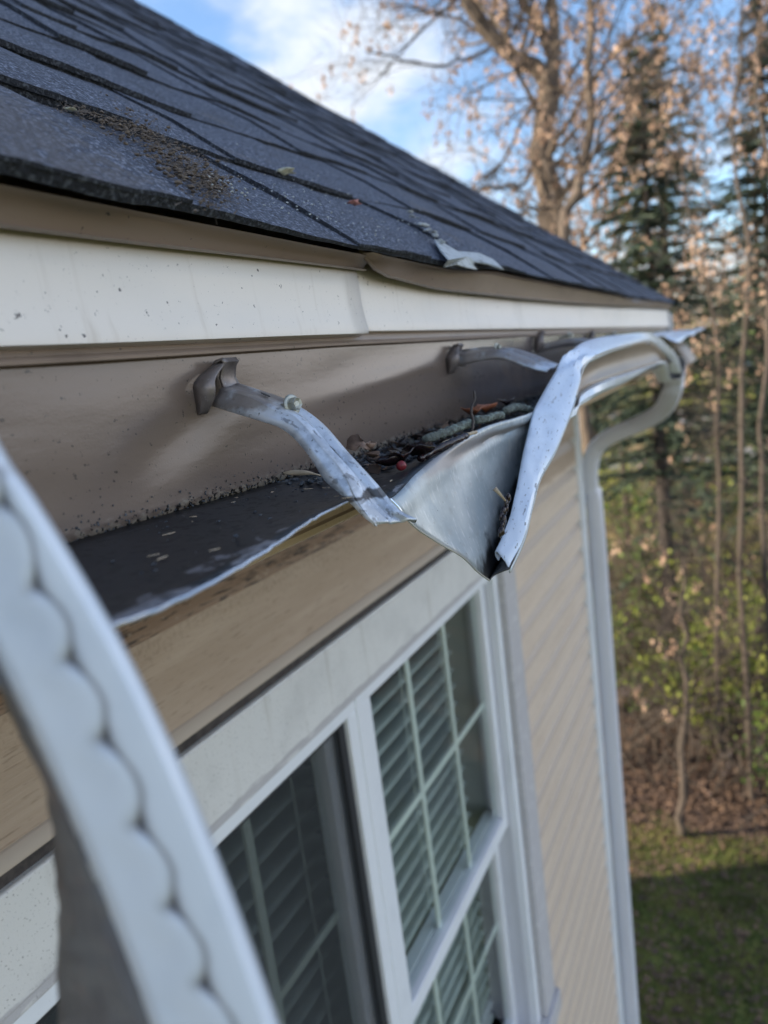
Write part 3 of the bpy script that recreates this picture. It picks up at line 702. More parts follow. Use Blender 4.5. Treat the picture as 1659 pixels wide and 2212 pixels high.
    # hex washer bolt
    bp = Vector(boltp); ax = Vector((-.25, -1, .12)).normalized(); u = ax.orthogonal().normalized(); v = ax.cross(u); b = MB()
    def ring(r, d, k=24): return [bp+(ax*d+(u*math.cos(2*math.pi*j/k)+v*math.sin(2*math.pi*j/k))*r)*bs for j in range(k)]
    def lathe(pr, k=24):
        m = len(b.v); rs = [ring(r, d, k) for r, d in pr]; b.v += [p for r in rs for p in r]
        for i in range(len(pr)-1):
            for j in range(k): b.f.append((m+i*k+j, m+i*k+(j+1) % k, m+(i+1)*k+(j+1) % k, m+(i+1)*k+j))
        b.f.append(tuple(m+(len(pr)-1)*k+j for j in range(k)))
    lathe([(.0038, -.0008), (.0046, 0), (.0047, .0008), (.0043, .0012), (.0036, .0014)]); lathe([(.0030, .0012), (.0030, .0040), (.0026, .0046), (.0016, .0042), (.0013, .0040)], 6)
    lathe([(.0018, -.016), (.0018, 0)], 12)
    b.build('bolt', m_bolt, e)
    return e
h1 = hanger([V(.3175, .2590, .0010), V(.3172, .2480, -.0035), P(560, 862, x=.3172), P(610, 882, x=.3172), P(655, 912, x=.3175), P(700, 965, .375), P(770, 1040, .379), P(835, 1108, .384), P(868, 1124, .388), P(893, 1128, .392)],
       Vector((1, 0.05, .05)), .3175, V(.3270, .2605, -.0005), P(629, 875, t=.3765), 'bent pale strap hanger in the foreground with a hex bolt, its outer end bent down', bs=1.18, edges=[
       [(459, 877, .386), (506, 892, .379), (565, 910, .371), (608, 926, .368), (643, 955, .364), (674, 994, .360), (701, 1037, .357), (730, 1063, .354), (762, 1092, .352), (789, 1119, .350), (815, 1137, .350)],
       [(475, 842, .388), (537, 857, .379), (592, 885, .372), (631, 896, .369), (662, 924, .365), (693, 963, .361), (729, 1002, .357), (752, 1036, .354), (768, 1070, .352), (790, 1105, .350), (815, 1133, .350)],
       [(518, 830, .407), (565, 846, .399), (611, 861, .392), (660, 888, .386), (705, 924, .379), (752, 978, .372), (799, 1029, .366), (822, 1055, .363), (842, 1080, .361), (870, 1107, .358), (902, 1122, .357)]])
h2 = hanger([V(.690, .2590, .0015), V(.693, .248, .003), P(1010, 775, x=.695), P(1050, 768, x=.698), P(1090, 766, x=.70), P(1140, 777, x=.705), P(1205, 800, x=.705), V(.707, .155, -.022)],
       Vector((1, 0, 0)), .69, V(.697, .2605, .001), P(1073, 752, t=.715), 'second strap hanger, just before the kink of the peeled lip', edges=[
       [(967, 793, .716), (1005, 787, .708), (1044, 779, .70), (1080, 777, .694), (1107, 783, .69), (1148, 797, .685), (1182, 804, .68)],
       [(975, 766, .718), (1005, 765, .710), (1044, 760, .702), (1076, 758, .696), (1107, 767, .692), (1148, 783, .687), (1186, 799, .682)],
       [(987, 758, .742), (1015, 754, .734), (1050, 750, .726), (1086, 751, .718), (1119, 755, .712), (1160, 768, .706), (1212, 788, .70)]])
for k, (xx, lab) in enumerate([(1.03, 'third strap hanger, half hidden above the kinked lip'), (1.42, 'farthest strap hanger, small and blurred near the roof end')]):
    hanger([V(xx, .2590, .012), V(xx, .245, .014), V(xx, .22, .016), V(xx, .20, .014), V(xx, .18, .008), V(xx, .165, .0), V(xx, .155, -.003)], Vector((1, 0, 0)), xx, V(xx+.008, .2605, .012), V(xx-.002, .215, .021), lab)

# --- downspout with crimped elbow
ds = empty('downspout', (2.6, .5, 0), 'white metal downspout with a crimped curved elbow running down the house corner', 'downspout')
def rect_tube(path, wx, wy, name, crimp=0, mat=None, n=90):
    pts = cr(path, n); b = MB(); rows = []
    ref = Vector((1, 0, 0))
    for i, p in enumerate(pts):
        t = (pts[min(i+1, n-1)]-pts[max(i-1, 0)]).normalized(); a = (ref-t*ref.dot(t)).normalized(); c = t.cross(a)
        k = 1+crimp*(.5+.5*math.sin(i*2.4)); r = []
        for j in range(16):
            an = 2*math.pi*j/16; ca_, sa_ = math.cos(an), math.sin(an); sq = (abs(ca_)**4+abs(sa_)**4)**-.25
            r.append(p+a*ca_*sq*wx/2*k+c*sa_*sq*wy/2*k)
        r.append(r[0]); rows.append(r)
    b.grid(rows); return b.build(name, mat or m_spout, ds, smooth=True, solid=.001)
rect_tube([V(2.30, .186, -.085), P(1457, 815, t=2.16), P(1453, 842, t=2.2), P(1432, 884, t=2.32), P(1385, 914, t=2.42), P(1320, 942, t=2.5), P(1285, 972, t=2.55), P(1274, 1020, t=2.58), P(1278, 1080, t=2.61)], .068, .052, 'elbow', .09)
rect_tube([P(1278, 1075, t=2.61), V(2.603, .500, -.56), V(2.603, .500, -1.2), V(2.603, .500, -2.5), V(2.603, .500, -4.9), V(2.62, .46, -5.05), V(2.64, .3, -5.12)], .0695, .0535, 'pipe', 0, n=40)
b = MB(); b.box((2.5615, .468, ZC-2.9), (2.645, .532, ZC-2.885)); b.build('band', m_spout, ds)

# ================================================================== NEAR STRIP (out of focus)
st = empty('gutter_strip', P(240, 1370, t=.14), 'blurred white bent metal strip with a scalloped crimp slanting across the lower left foreground', 'metal strip')
b = MB(); m_strip = M('glossy_white_strip_paint', (.66, .72, .80), .30, 0, [((.55, .62, .72), iso(40), .45, .7, .5)])
Rr = cr([(-130, 740, 0), (0, 985, 0), (75, 1095, 0), (240, 1370, 0), (365, 1625, 0), (478, 1900, 0), (590, 2212, 0), (690, 2520, 0)], 200)
Ll = cr([(-480, 960, 0), (-215, 1080, 0), (-100, 1240, 0), (0, 1420, 0), (110, 1650, 0), (225, 1925, 0), (330, 2212, 0), (430, 2520, 0)], 200)
Wv = [(-100, 900), (-60, 985), (15, 1078), (88, 1262), (164, 1424), (237, 1596), (312, 1780), (383, 1955), (451, 2124), (520, 2300), (590, 2480)]
rows = []; NS = 200; NW = 34; DIRT_SHADE = []
for i in range(NS):
    R_, L_ = Rr[i]+Vector((4, 0, 0)), Ll[i]; v = (R_.y+L_.y)/2
    # phase along the strip from the R/L chord
    def fracs():
        best = 0
        best = None
        for k in range(len(Wv)-1):
            (u0, v0), (u1, v1) = Wv[k], Wv[k+1]
            # chord point parameter
            for s in (0, .25, .5, .75, 1):
                uu = u0+(u1-u0)*s; vv = v0+(v1-v0)*s
                d = abs((R_.x-L_.x)*(L_.y-vv)-(L_.x-uu)*(R_.y-L_.y))/math.hypot(R_.x-L_.x, R_.y-L_.y)
                if best is None or d < best[0]: best = (d, k+s, uu, vv)
        k = int(best[1]); k = min(k, len(Wv)-2)
        # refine linearly
        (u0, v0), (u1, v1) = Wv[k], Wv[k+1]; e = (R_.y-L_.y); f = (R_.x-L_.x)
        den = (v1-v0)*f-(u1-u0)*e
        s = ((L_.y-v0)*f-(L_.x-u0)*e)/den if abs(den) > 1e-6 else 0
        return k+s
    ph = fracs(); k = max(0, min(len(Wv)-2, int(math.floor(ph)))); s = ph-k
    u0 = Wv[k][0]+(Wv[k+1][0]-Wv[k][0])*s; wc = (u0-L_.x)/(R_.x-L_.x); s1 = s % 1
    bulge = .105*math.sin(math.pi*s1)**1.35*(1+.25*nz3(k*3.3)); wl = wc+bulge-.01+.008*nz3(ph*5)
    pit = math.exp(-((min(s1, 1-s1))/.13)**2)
    r = []
    for j in range(NW):
        f = j/(NW-1); u = L_.x+(R_.x-L_.x)*f; vv = L_.y+(R_.y-L_.y)*f
        d = 0
        q = f-wl
        if q < 0: d += .00035*math.sin(math.pi*s1)**1.2*math.exp(-((q+.12)/.15)**2)-.0010*math.exp(-((q+.5)/.3)**2)
        d -= (.0003+.0012*pit)*math.exp(-(q/.035)**2)
        d -= .0016*pit*math.exp(-((q+.03)/.045)**2)
        d -= .006*(max(0, f-.9)/.1)**2+.004*(max(0, .12-f)/.12)**2
        DIRT_SHADE.append(min(1, (.74+.25*pit)*math.exp(-(q/.038)**2)+1.0*pit*math.exp(-((q+.03)/.085)**2)))  # crease grime, with the shade of the pits put into the colour
        t = (.172-d+.004*(1-f))*.86
        r.append(P(u, vv, t=t))
    rows.append(r)
b.grid(rows); cf_ = b.build('crimped_face', m_strip, st, smooth=True, solid=.0009, off=-1)
at = cf_.data.attributes.new('dirt_shade', 'FLOAT', 'POINT'); at.data.foreach_set('value', DIRT_SHADE)
_n = m_strip.node_tree; _B = _n.nodes['Principled BSDF']; _a = _n.nodes.new('ShaderNodeAttribute'); _a.attribute_name = 'dirt_shade'; _x = _n.nodes.new('ShaderNodeMix'); _x.data_type = 'RGBA'
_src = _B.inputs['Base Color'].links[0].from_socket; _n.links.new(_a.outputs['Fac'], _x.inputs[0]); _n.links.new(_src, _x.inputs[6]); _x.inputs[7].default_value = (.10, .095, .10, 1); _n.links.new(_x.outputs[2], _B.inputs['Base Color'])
b = MB(); rows = []
Lf = [r[0] for r in rows] if rows else []
Lf = [P(p.x, p.y, t=.154) for p in Ll]
sp = [(-700, 1300), (-500, 1300), (-300, 1400), (-100, 1480), (60, 1560), (124, 1690), (128, 1900), (128, 2100), (129, 2230), (132, 2540)]
Sp = cr([(a, c, 0) for a, c in sp], 200)
rows = []
for i in range(60, 200):
    a = Lf[i]; uu, vv = Ll[i].x, Ll[i].y
    tgt = lerpf([1500, 1690, 1900, 2212, 2540], [60, 128, 128, 129, 131], vv)
    if uu < tgt: tgt = uu-2
    c = P(tgt, vv+30, t=.186); r = []
    for j in range(9):
        f = j/8; p = a.lerp(c, f); p += Vector((0, .004, 0))*math.sin(math.pi*f)*(1+nz3(i*.07, j*.6)); p += Vector((0, .0012, 0))*nz3(i*.2, j*.9, 3); r.append(p)
    rows.append(r)
m_under = M('dull_grey_return', (.17, .18, .20), .5, .2, [((.11, .11, .13), iso(60), .4, .7, .8), ((.24, .2, .2), iso(110), .55, .7, .6)], bump=[(iso(90), .5, .003)])  # underside of the strip: its shade and grime put into a dark grey
b.grid(rows); b.build('folded_return', m_under, st, smooth=True, solid=.0009)

# ================================================================== DEBRIS
m_twig = M('dark_wet_twig_bark', (.030, .022, .020), .55, 0, [((.07, .05, .045), iso(300), .5, .65, .7)], bump=[(iso(600), .6, .001)])
m_lich = M('lichen_covered_bark', (.09, .105, .095), .9, 0, [((.19, .235, .215), iso(190), .50, .62, .85), ((.05, .05, .045), iso(260), .56, .66, .8)], bump=[(iso(400), 1, .002)])
m_leaf = M('dry_brown_leaf', (.22, .15, .11), .7, 0, [((.10, .06, .045), iso(140), .45, .7, .7)], bump=[(iso(300), .5, .001)])
m_wet = M('wet_black_leaf', (.014, .008, .010), .25, 0, [((.06, .02, .012), iso(120), .55, .7, .7)], bump=[(iso(260), .6, .001)])
m_wetmix = M('mixed_wet_scraps', (.03, .02, .018), .4, 0, [((.15, .085, .05), iso(70), .53, .62, .8), ((.12, .14, .13), iso(90), .6, .68, .7)])
m_berry = M('red_berry_skin', (.17, .016, .022), .45, 0, [((.08, .01, .012), iso(300), .5, .66, .7)])
m_straw = M('pale_straw', (.40, .33, .24), .7, 0, [((.25, .2, .15), iso(200), .4, .7, .6)])
m_gran = M('loose_granule_grit', (.035, .042, .052), .9, 0, [((.10, .115, .13), iso(520), .5, .62, .8)], bump=[(iso(500), 1, .002)])
m_rust = M('orange_brown_leaf', (.28, .09, .035), .6, 0, [((.10, .04, .03), iso(150), .45, .7, .7)])
m_moss = M('dry_moss_fibre', (.115, .092, .075), .9, 0, [((.10, .075, .055), iso(160), .45, .65, .7), ((.26, .21, .14), iso(300), .6, .72, .6)])
def one(mb, name, mat, label, cat, smooth=True, group=None, **k):
    c = sum(mb.v, Vector())/len(mb.v); lo = min(v.z for v in mb.v); root = Vector((c.x, c.y, lo))
    me = bpy.data.meshes.new(name); me.from_pydata([tuple(v-root) for v in mb.v], [], mb.f); me.update()
    if smooth: me.polygons.foreach_set('use_smooth', [True]*len(me.polygons))
    me.materials.append(mat); o = link(bpy.data.objects.new(name, me)); o.location = root; tag(o, label, cat, group)
    if k.get('solid'): m = o.modifiers.new('solid', 'SOLIDIFY'); m.thickness = k['solid']; m.offset = 0
    return o
# lichen twig in three knobbly lengths along the trough
def knob(path, r, n=26, amp=.35, seed=0, k=9):
    p = cr(path, n); b = MB()
    rad = [r*(1+amp*nz3(i*.55, seed, 2))*(1 if 0 < i < n-1 else .75) for i in range(n)]
    b.tube([q+Vector((0, .0006*nz3(i*.8, seed), .0006*nz3(i*.8, seed, 5))) for i, q in enumerate(p)], rad, k); return b
b = knob([P(917, 950, .475), P(955, 937, .485), P(985, 925, .50), P(1020, 912, .515)], .0032, seed=1)
one(b, 'lichen_twig', m_lich, 'stubby lichen-crusted twig with a sawn-looking round end, lying just behind the folded ridge', 'twig')
b = MB(); 
b = knob([P(1025, 907, .53), P(1050, 905, .54), P(1072, 898, .55), P(1085, 898, .56)], .0030, seed=2)
one(b, 'lichen_twig', m_lich, 'short lichen-crusted twig piece right behind the upright thin twig', 'twig')
b = knob([P(1090, 888, .58), P(1115, 880, .60), P(1140, 885, .61), P(1160, 893, .61)], .0034, seed=3)
one(b, 'lichen_twig', m_lich, 'lichen-crusted twig piece nearest the peeled lip', 'twig')
b = knob([P(1019, 935, .507), P(1022, 910, .508), P(1018, 885, .508), P(1025, 862, .51), P(1024, 845, .51)], .0010, 18, .25, 4, 6)
one(b, 'upright_twig', m_twig, 'thin dark twig standing upright in the gutter debris', 'twig')
b = knob([P(905, 992, .455), P(935, 975, .465), P(970, 958, .475), P(1010, 940, .49)], .0024, seed=6)
one(b, 'wet_twig', m_wet, 'wet black twig lying along the folded ridge in front of the lichen twig', 'twig')
b = knob([P(955, 958, .478), P(985, 947, .483), P(1012, 938, .49), P(1030, 933, .495)], .0012, seed=9)
one(b, 'split_twig', m_straw, 'pale split twig sliver beside the wet black twig', 'twig')
# leaves
def leaf(c, L_, W_, ang, curl, seed, tilt=.3, n=7):
    b = MB(); rows = []
    for i in range(n+1):
        s = i/n; wd = W_*math.sin(math.pi*min(1, s*.96+.03))**.8*(1+.3*nz3(s*6, seed)); r = []
        for j in (-1, -.5, 0, .5, 1):
            x = (s-.5)*L_; y = j*wd/2; z = curl*L_*((s-.5)**2*2-.2)+abs(j)*wd*.35*tilt*2+.1*W_*nz3(s*5, j*2, seed)
            X_ = x*math.cos(ang)-y*math.sin(ang); Y_ = x*math.sin(ang)+y*math.cos(ang); r.append(Vector(c)+Vector((X_, Y_, z)))
        rows.append(r)
    b.grid(rows); return b
b = MB(); lp = [P(*q) for q in [(748, 968, .462), (750, 950, .47), (758, 941, .472), (774, 937, .468), (779, 948, .462), (789, 962, .462), (806, 972, .466), (792, 971, .458), (776, 962, .456), (768, 975, .454)]]; b.add([sum(lp, Vector())/10+Vector((0, -.004, .001))]+lp, [(0, i+1, (i+1) % 10+1) for i in range(10)]); one(b, 'dry_leaf', m_leaf, 'curled dry brown leaf standing against the gutter back to the right of the foreground hanger', 'leaf', solid=.0004)
b = leaf(P(800, 968, .47), .020, .009, .4, .6, 2, .8); one(b, 'dry_leaf', m_leaf, 'narrow dry brown leaf lying beside the curled upright leaf', 'leaf', solid=.0004)
b = leaf(P(805, 985, .455), .022, .008, .8, .2, 4, .6); one(b, 'dry_leaf', m_leaf, 'flat tan leaf lying left of the black wet leaves', 'leaf', solid=.0004)
for i, (u, v, t, L_, W_, lab) in enumerate([(870, 990, .45, .026, .016, 'wet black leaf behind the red berry'), (905, 978, .46, .024, .016, 'wet black leaf overlapping the wet twig'), (845, 1000, .445, .022, .012, 'wet black leaf left of the red berry')]):
    one(leaf(P(u, v, t), L_, W_, .5+i, .35, 10+i, .7), 'wet_leaf', m_wet, lab, 'leaf', solid=.0005)
for i, (u, v, t, lab) in enumerate([(1055, 885, .60, 'orange brown leaf in the debris behind the lichen twigs'), (1095, 873, .63, 'dark reddish leaf deeper in the trough, near the lip'), (1020, 893, .56, 'rusty leaf left of the upright twig')]):
    one(leaf(P(u, v, t), .035, .016, .3*i, .25, 20+i, .6), 'rusty_leaf', m_rust if i != 1 else m_wet, lab, 'leaf', solid=.0005)
b = MB(); b.blob(P(867, 1006, .436), .0032, (1, 1, .95), 3, .08, 3); one(b, 'red_berry', m_berry, 'small red berry in the wet black debris', 'berry')
b = MB(); b.tube(cr([P(612, 1022, .395), P(640, 1021, .396), P(668, 1022, .397), P(692, 1027, .40)], 12), [.0006, .001, .0014, .0016, .0017, .0017, .0015, .0012, .0009, .0006, .0005, .0004], 6)
one(b, 'straw', m_straw, 'pale flat straw lying on the pan just left of the foreground hanger', 'straw')
b = MB(); b.tube([P(220, 1162, .345), P(238, 1158, .346), P(252, 1153, .347)], [.0005, .0009, .0005], 6); one(b, 'straw', m_straw, 'tiny pale chip of straw near the white strip on the dark pan', 'straw')
b = MB(); b.tube([P(1115-47, 1055, .452), P(1075, 1062, .452), P(1092, 1082, .458)], [.0016, .0012, .0006], 6); one(b, 'wood_splinter', m_straw, 'pale wood splinter sticking out of the dark trough of the hanging sheet', 'splinter')
b = MB()
for i in range(14): b.blob(P(1096-i*1.2+rnd.uniform(-5, 5), 1075+i*6, .468-i*.0008), rnd.uniform(.0012, .0028), (1, .7, 1.6), i, .6, 1)
o = one(b, 'grime_clot', m_wet, 'black grime clot caught between the hanging sheet and the peeled lip', 'grime'); o['kind'] = 'stuff'
# grit and crumbs (uncountable)
b = MB()
for i in range(1500):
    x = rnd.uniform(.36, 1.3) if i % 3 else rnd.uniform(.40, .75); y = .262-abs(rnd.gauss(0, .030)); r = rnd.uniform(.0008, .0030)
    if y < .185: continue
    hb = lerpf([-.2, .2, .37, .5, 1., 3.], [-.052, -.054, -.0570, -.0615, -.060, -.05], x)
    b.blob(V(x, y, hb-.001+rnd.random()*.008*min(1, max(0, (x-.36)*5))), r, (1.3, 1, .6), i, .6, 1)
tag(b.build('gutter_grit', m_gran), 'dark shingle granules and crumbs heaped in the trough of the gutter', 'grit', kind='stuff')
b = MB()
for i in range(260):
    x = rnd.uniform(.17, .40); y = .263-abs(rnd.gauss(0, .008)) if i % 4 else rnd.uniform(.18, .262); r = rnd.uniform(.0002, .0010)
    hb = lerpf([-.2, .2, .37, .5], [-.052, -.054, -.0570, -.0615], x)
    b.blob(V(x, y, hb-.0005-.003*math.sin(math.pi*(.263-y)/.1)), r, (1.6, 1, .5), i, .6, 1)
for i in range(260):
    x = rnd.uniform(.14, .42); hb = lerpf([-.2, .2, .37, .5], [-.052, -.054, -.0570, -.0615], x)
    b.blob(V(x, .2628, hb+abs(rnd.gauss(0, .0045))), rnd.uniform(.00025, .0007), (1, .4, 1), i, .8, 1)
tag(b.build('pan_crumbs', m_gran), 'scattered crumbs along the dark bottom corner of the near pan', 'crumbs', kind='stuff')
b = MB()
for i in range(26):
    x = .19+.2*rnd.random()**.8; y = rnd.uniform(.17, .258); a = rnd.uniform(0, 3); l = rnd.uniform(.001, .0035)
    hb = -.055-.003*math.sin(math.pi*(.263-y)/.1)
    c = V(x, y, hb+.0003); d = Vector((math.cos(a), math.sin(a), 0))*l; e = Vector((-math.sin(a), math.cos(a), 0))*l*.3
    b.add([c-d, c+e, c+d, c-e], [(0, 1, 2, 3)])
tag(b.build('pale_flakes', m_straw, solid=.0003), 'tiny pale flakes scattered over the dark near pan', 'flakes', kind='stuff')
b = MB()
for i in range(330):
    x = rnd.uniform(.385, .80); y = .262-abs(rnd.gauss(0, .034)); l = rnd.uniform(.003, .010)
    if y < .188: continue
    hb = lerpf([-.2, .2, .37, .5, 1., 3.], [-.052, -.054, -.0570, -.0615, -.060, -.05], x)
    c = V(x, y, hb+.001+rnd.random()*.009*min(1, (x-.37)*5)); a = Vector((rnd.gauss(0, 1), rnd.gauss(0, 1), rnd.gauss(0, .45))).normalized(); e = a.cross(Vector((rnd.gauss(0, .6), rnd.gauss(0, .6), 1))).normalized(); w_ = l*rnd.choice((.12, .35, .6))
    b.add([c-a*l, c-a*l*.2+e*w_, c+a*l, c+a*l*.1-e*w_], [(0, 1, 2, 3)])
tag(b.build('wet_leaf_litter', m_wetmix, solid=.0003), 'matted wet leaf scraps and needles in the gutter trough', 'leaf scraps', kind='stuff')
# moss on the roof edge
b = MB()
mosspts = [(140, 235, .3), (185, 236, .8), (225, 245, 1), (260, 262, 1), (290, 280, 1), (315, 295, 1.1), (340, 320, 1.1), (365, 345, 1.1), (390, 360, 1.3), (415, 375, 1.3), (432, 395, 1.1), (447, 410, .9), (455, 425, .7)]
for (u, v, s) in mosspts:
    for i in range(46):
        c = onroof(u+rnd.gauss(0, 28), v+rnd.gauss(0, 17), .006+rnd.random()*.003*s); b.blob(c, rnd.uniform(.0004, .0014)*s, (1.4, 1, .7), i, .8, 1)
    for i in range(120):
        c = onroof(u+rnd.gauss(0, 26), v+rnd.gauss(0, 15), .007); d = Vector((rnd.gauss(0, 1), rnd.gauss(0, 1), abs(rnd.gauss(0, .8)))).normalized()*rnd.uniform(.003, .008)*s; e = d.orthogonal().normalized()*.0004
        b.add([c-e, c+e, c+d], [(0, 1, 2)])
tag(b.build('moss_clump', m_moss), 'brown fibrous dry moss strewn over the nearest shingles', 'moss', kind='stuff')
def chip(u, v, mat, name, lab, cat, r, seed):
    b = MB(); b.blob(onroof(u, v, .010), r, (1.4, 1, .35), seed, 1.3, 2); return one(b, name, mat, lab, cat)
m_chip = M('pale_flake', (.45, .45, .36), .8, 0, [((.2, .2, .16), iso(300), .5, .7, .7)]); m_pink = M('pinkish_flake', (.38, .17, .15), .8)
chip(600, 362, m_chip, 'lichen_flake', 'pale greenish lichen flake in the middle of the shingles', 'flake', .0062, 4)
chip(136, 235, m_chip, 'lichen_flake', 'tiny white flake at the upper left end of the dry moss', 'flake', .0018, 2)
chip(752, 430, m_pink, 'leaf_fragment', 'small pink leaf fragment on the shingles above the drip edge joint', 'leaf fragment', .0045, 3)
b = MB()
for i in range(260):
    u = rnd.uniform(430, 960); v = 390+(u-430)*.26+rnd.gauss(0, 38)
    if v > 360+ (u-430)*.32+80: continue
    p = onroof(u, v, .009)
    if p.y < .238: continue
    b.blob(p, rnd.uniform(.0003, .0009), (1.3, 1, .7), i, .8, 1)
tag(b.build('loose_granules', m_mat), 'loose pale granules scattered over the torn shingle edge', 'granules', kind='stuff')

# ================================================================== GROUND AND FAR SETTING
def G(u, v, x=None, t=None): return P(u, v, x=x) if x else P(u, v, t=t)
def ground_mat():
    m = bpy.data.materials.new('ground_cover'); m.use_nodes = True; nt = m.node_tree; B = nt.nodes['Principled BSDF']; N = nt.nodes.new; L = nt.links.new
    B.inputs['Roughness'].default_value = 1; B.inputs['Specular IOR Level'].default_value = .1
    g = N('ShaderNodeNewGeometry'); sp = N('ShaderNodeSeparateXYZ'); L(g.outputs['Position'], sp.inputs[0])
    def noise_(s, d=4):
        t = N('ShaderNodeTexNoise'); t.inputs['Scale'].default_value = s; t.inputs['Detail'].default_value = d; L(g.outputs['Position'], t.inputs[0]); return t.outputs[0]
    def rng(v, a, b):
        r = N('ShaderNodeMapRange'); r.interpolation_type = 'SMOOTHSTEP'; r.inputs[1].default_value = a; r.inputs[2].default_value = b; L(v, r.inputs[0]); return r.outputs[0]
    def mix(f, a, b):
        x = N('ShaderNodeMix'); x.data_type = 'RGBA'; L(f, x.inputs[0])
        for k, c in ((6, a), (7, b)):
            if isinstance(c, tuple): x.inputs[k].default_value = (*c, 1)
            else: L(c, x.inputs[k])
        return x.outputs[2]
    def add(a, b, k):
        q = N('ShaderNodeMath'); q.operation = 'MULTIPLY_ADD'; L(b, q.inputs[0]); q.inputs[1].default_value = k; L(a, q.inputs[2]); return q.outputs[0]
    n1 = noise_(1.3); n2 = noise_(14); n3 = noise_(.25, 3); n4 = noise_(60)
    grass = mix(rng(n2, .35, .65), (.08, .105, .03), (.18, .18, .055)); grass = mix(rng(n1, .52, .66), grass, (.12, .10, .045))
    lit = mix(rng(n4, .4, .62), (.06, .04, .03), (.13, .085, .06)); lit = mix(rng(n2, .5, .7), lit, (.035, .025, .02))
    lawn = mix(rng(n3, .4, .62), (.17, .16, .045), (.27, .21, .10)); lawn = mix(rng(n1, .42, .58), lawn, (.10, .095, .045)); lawn = mix(rng(n2, .5, .6), lawn, (.14, .09, .05))
    X_ = add(add(sp.outputs[0], n1, 1.8), n2, .9)
    c = mix(rng(X_, 7.6, 9.2), grass, lit); c = mix(rng(X_, 14.5, 17), c, lawn); L(c, B.inputs['Base Color']); return m
b = MB(); b.add([(-400, -700, 0), (900, -700, 0), (900, 700, 0), (-400, 700, 0)], [(0, 1, 2, 3)])
tag(b.build('ground', ground_mat()), kind='structure')
m_road = M('pale_asphalt', (.20, .195, .19), .9, 0, [((.26, .25, .24), iso(.6), .4, .65, .6), ((.13, .13, .13), iso(2.2), .6, .7, .6)])
b = MB(); b.add([(30.5, -80, .004), (34.5, -80, .004), (37, 80, .004), (33, 80, .004)], [(0, 1, 2, 3)]); tag(b.build('road', m_road), kind='structure')
b = MB(); b.add([(45, 2, .004), (49, 0, .004), (75, 16, .004), (72, 20, .004)], [(0, 1, 2, 3)]); tag(b.build('path', m_road), kind='structure')

m_bark = M('grey_brown_bark', (.13, .10, .075), .95, 0, [((.07, .055, .045), (5, 5, 1.6), .42, .65, .8), ((.20, .165, .12), (6, 6, 3), .58, .72, .6)], bump=[((14, 14, 4), .8, .03)])
m_darkbark = M('dark_conifer_bark', (.035, .028, .024), .95, 0, [((.10, .08, .07), (14, 14, 5), .55, .7, .6)], bump=[((20, 20, 6), .8, .02)])
m_palebark = M('pale_twig_bark', (.075, .058, .046), .9, 0, [((.05, .04, .03), (9, 9, 4), .42, .6, .8), ((.15, .12, .09), (5, 5, 3), .6, .7, .7)])
m_dead = M('dead_tan_leaves', (.40, .265, .185), .8, 0, [((.55, .40, .29), iso(2.6), .42, .62, .8), ((.25, .15, .10), iso(7), .55, .7, .7)], trans=.35)
m_needle = M('dark_spruce_needles', (.034, .056, .036), .75, 0, [((.055, .085, .045), iso(1.7), .42, .62, .8), ((.15, .15, .05), iso(2.6), .54, .68, .8), ((.016, .028, .022), iso(5), .5, .66, .7)], trans=.12)
m_shrub = M('yellow_green_leaves', (.24, .29, .045), .7, 0, [((.42, .42, .09), iso(2.4), .45, .62, .8), ((.07, .11, .03), iso(4), .5, .66, .8)], trans=.4)
m_green = M('mid_green_leaves', (.09, .16, .035), .7, 0, [((.20, .28, .055), iso(3), .45, .62, .8), ((.035, .06, .02), iso(5), .5, .66, .8)], trans=.3)
m_red = M('dark_pink_leaves', (.50, .07, .09), .7, 0, [((.30, .04, .05), iso(3), .45, .6, .8)], trans=.3)
m_litter = M('brown_leaf_litter', (.10, .062, .042), .9, 0, [((.24, .15, .09), iso(9), .5, .66, .8), ((.05, .035, .03), iso(12), .5, .66, .8)])
m_blade = M('grass_blades', (.12, .155, .04), .8, 0, [((.27, .27, .08), iso(2), .45, .62, .8), ((.17, .14, .07), iso(8), .56, .7, .7)], trans=.3)

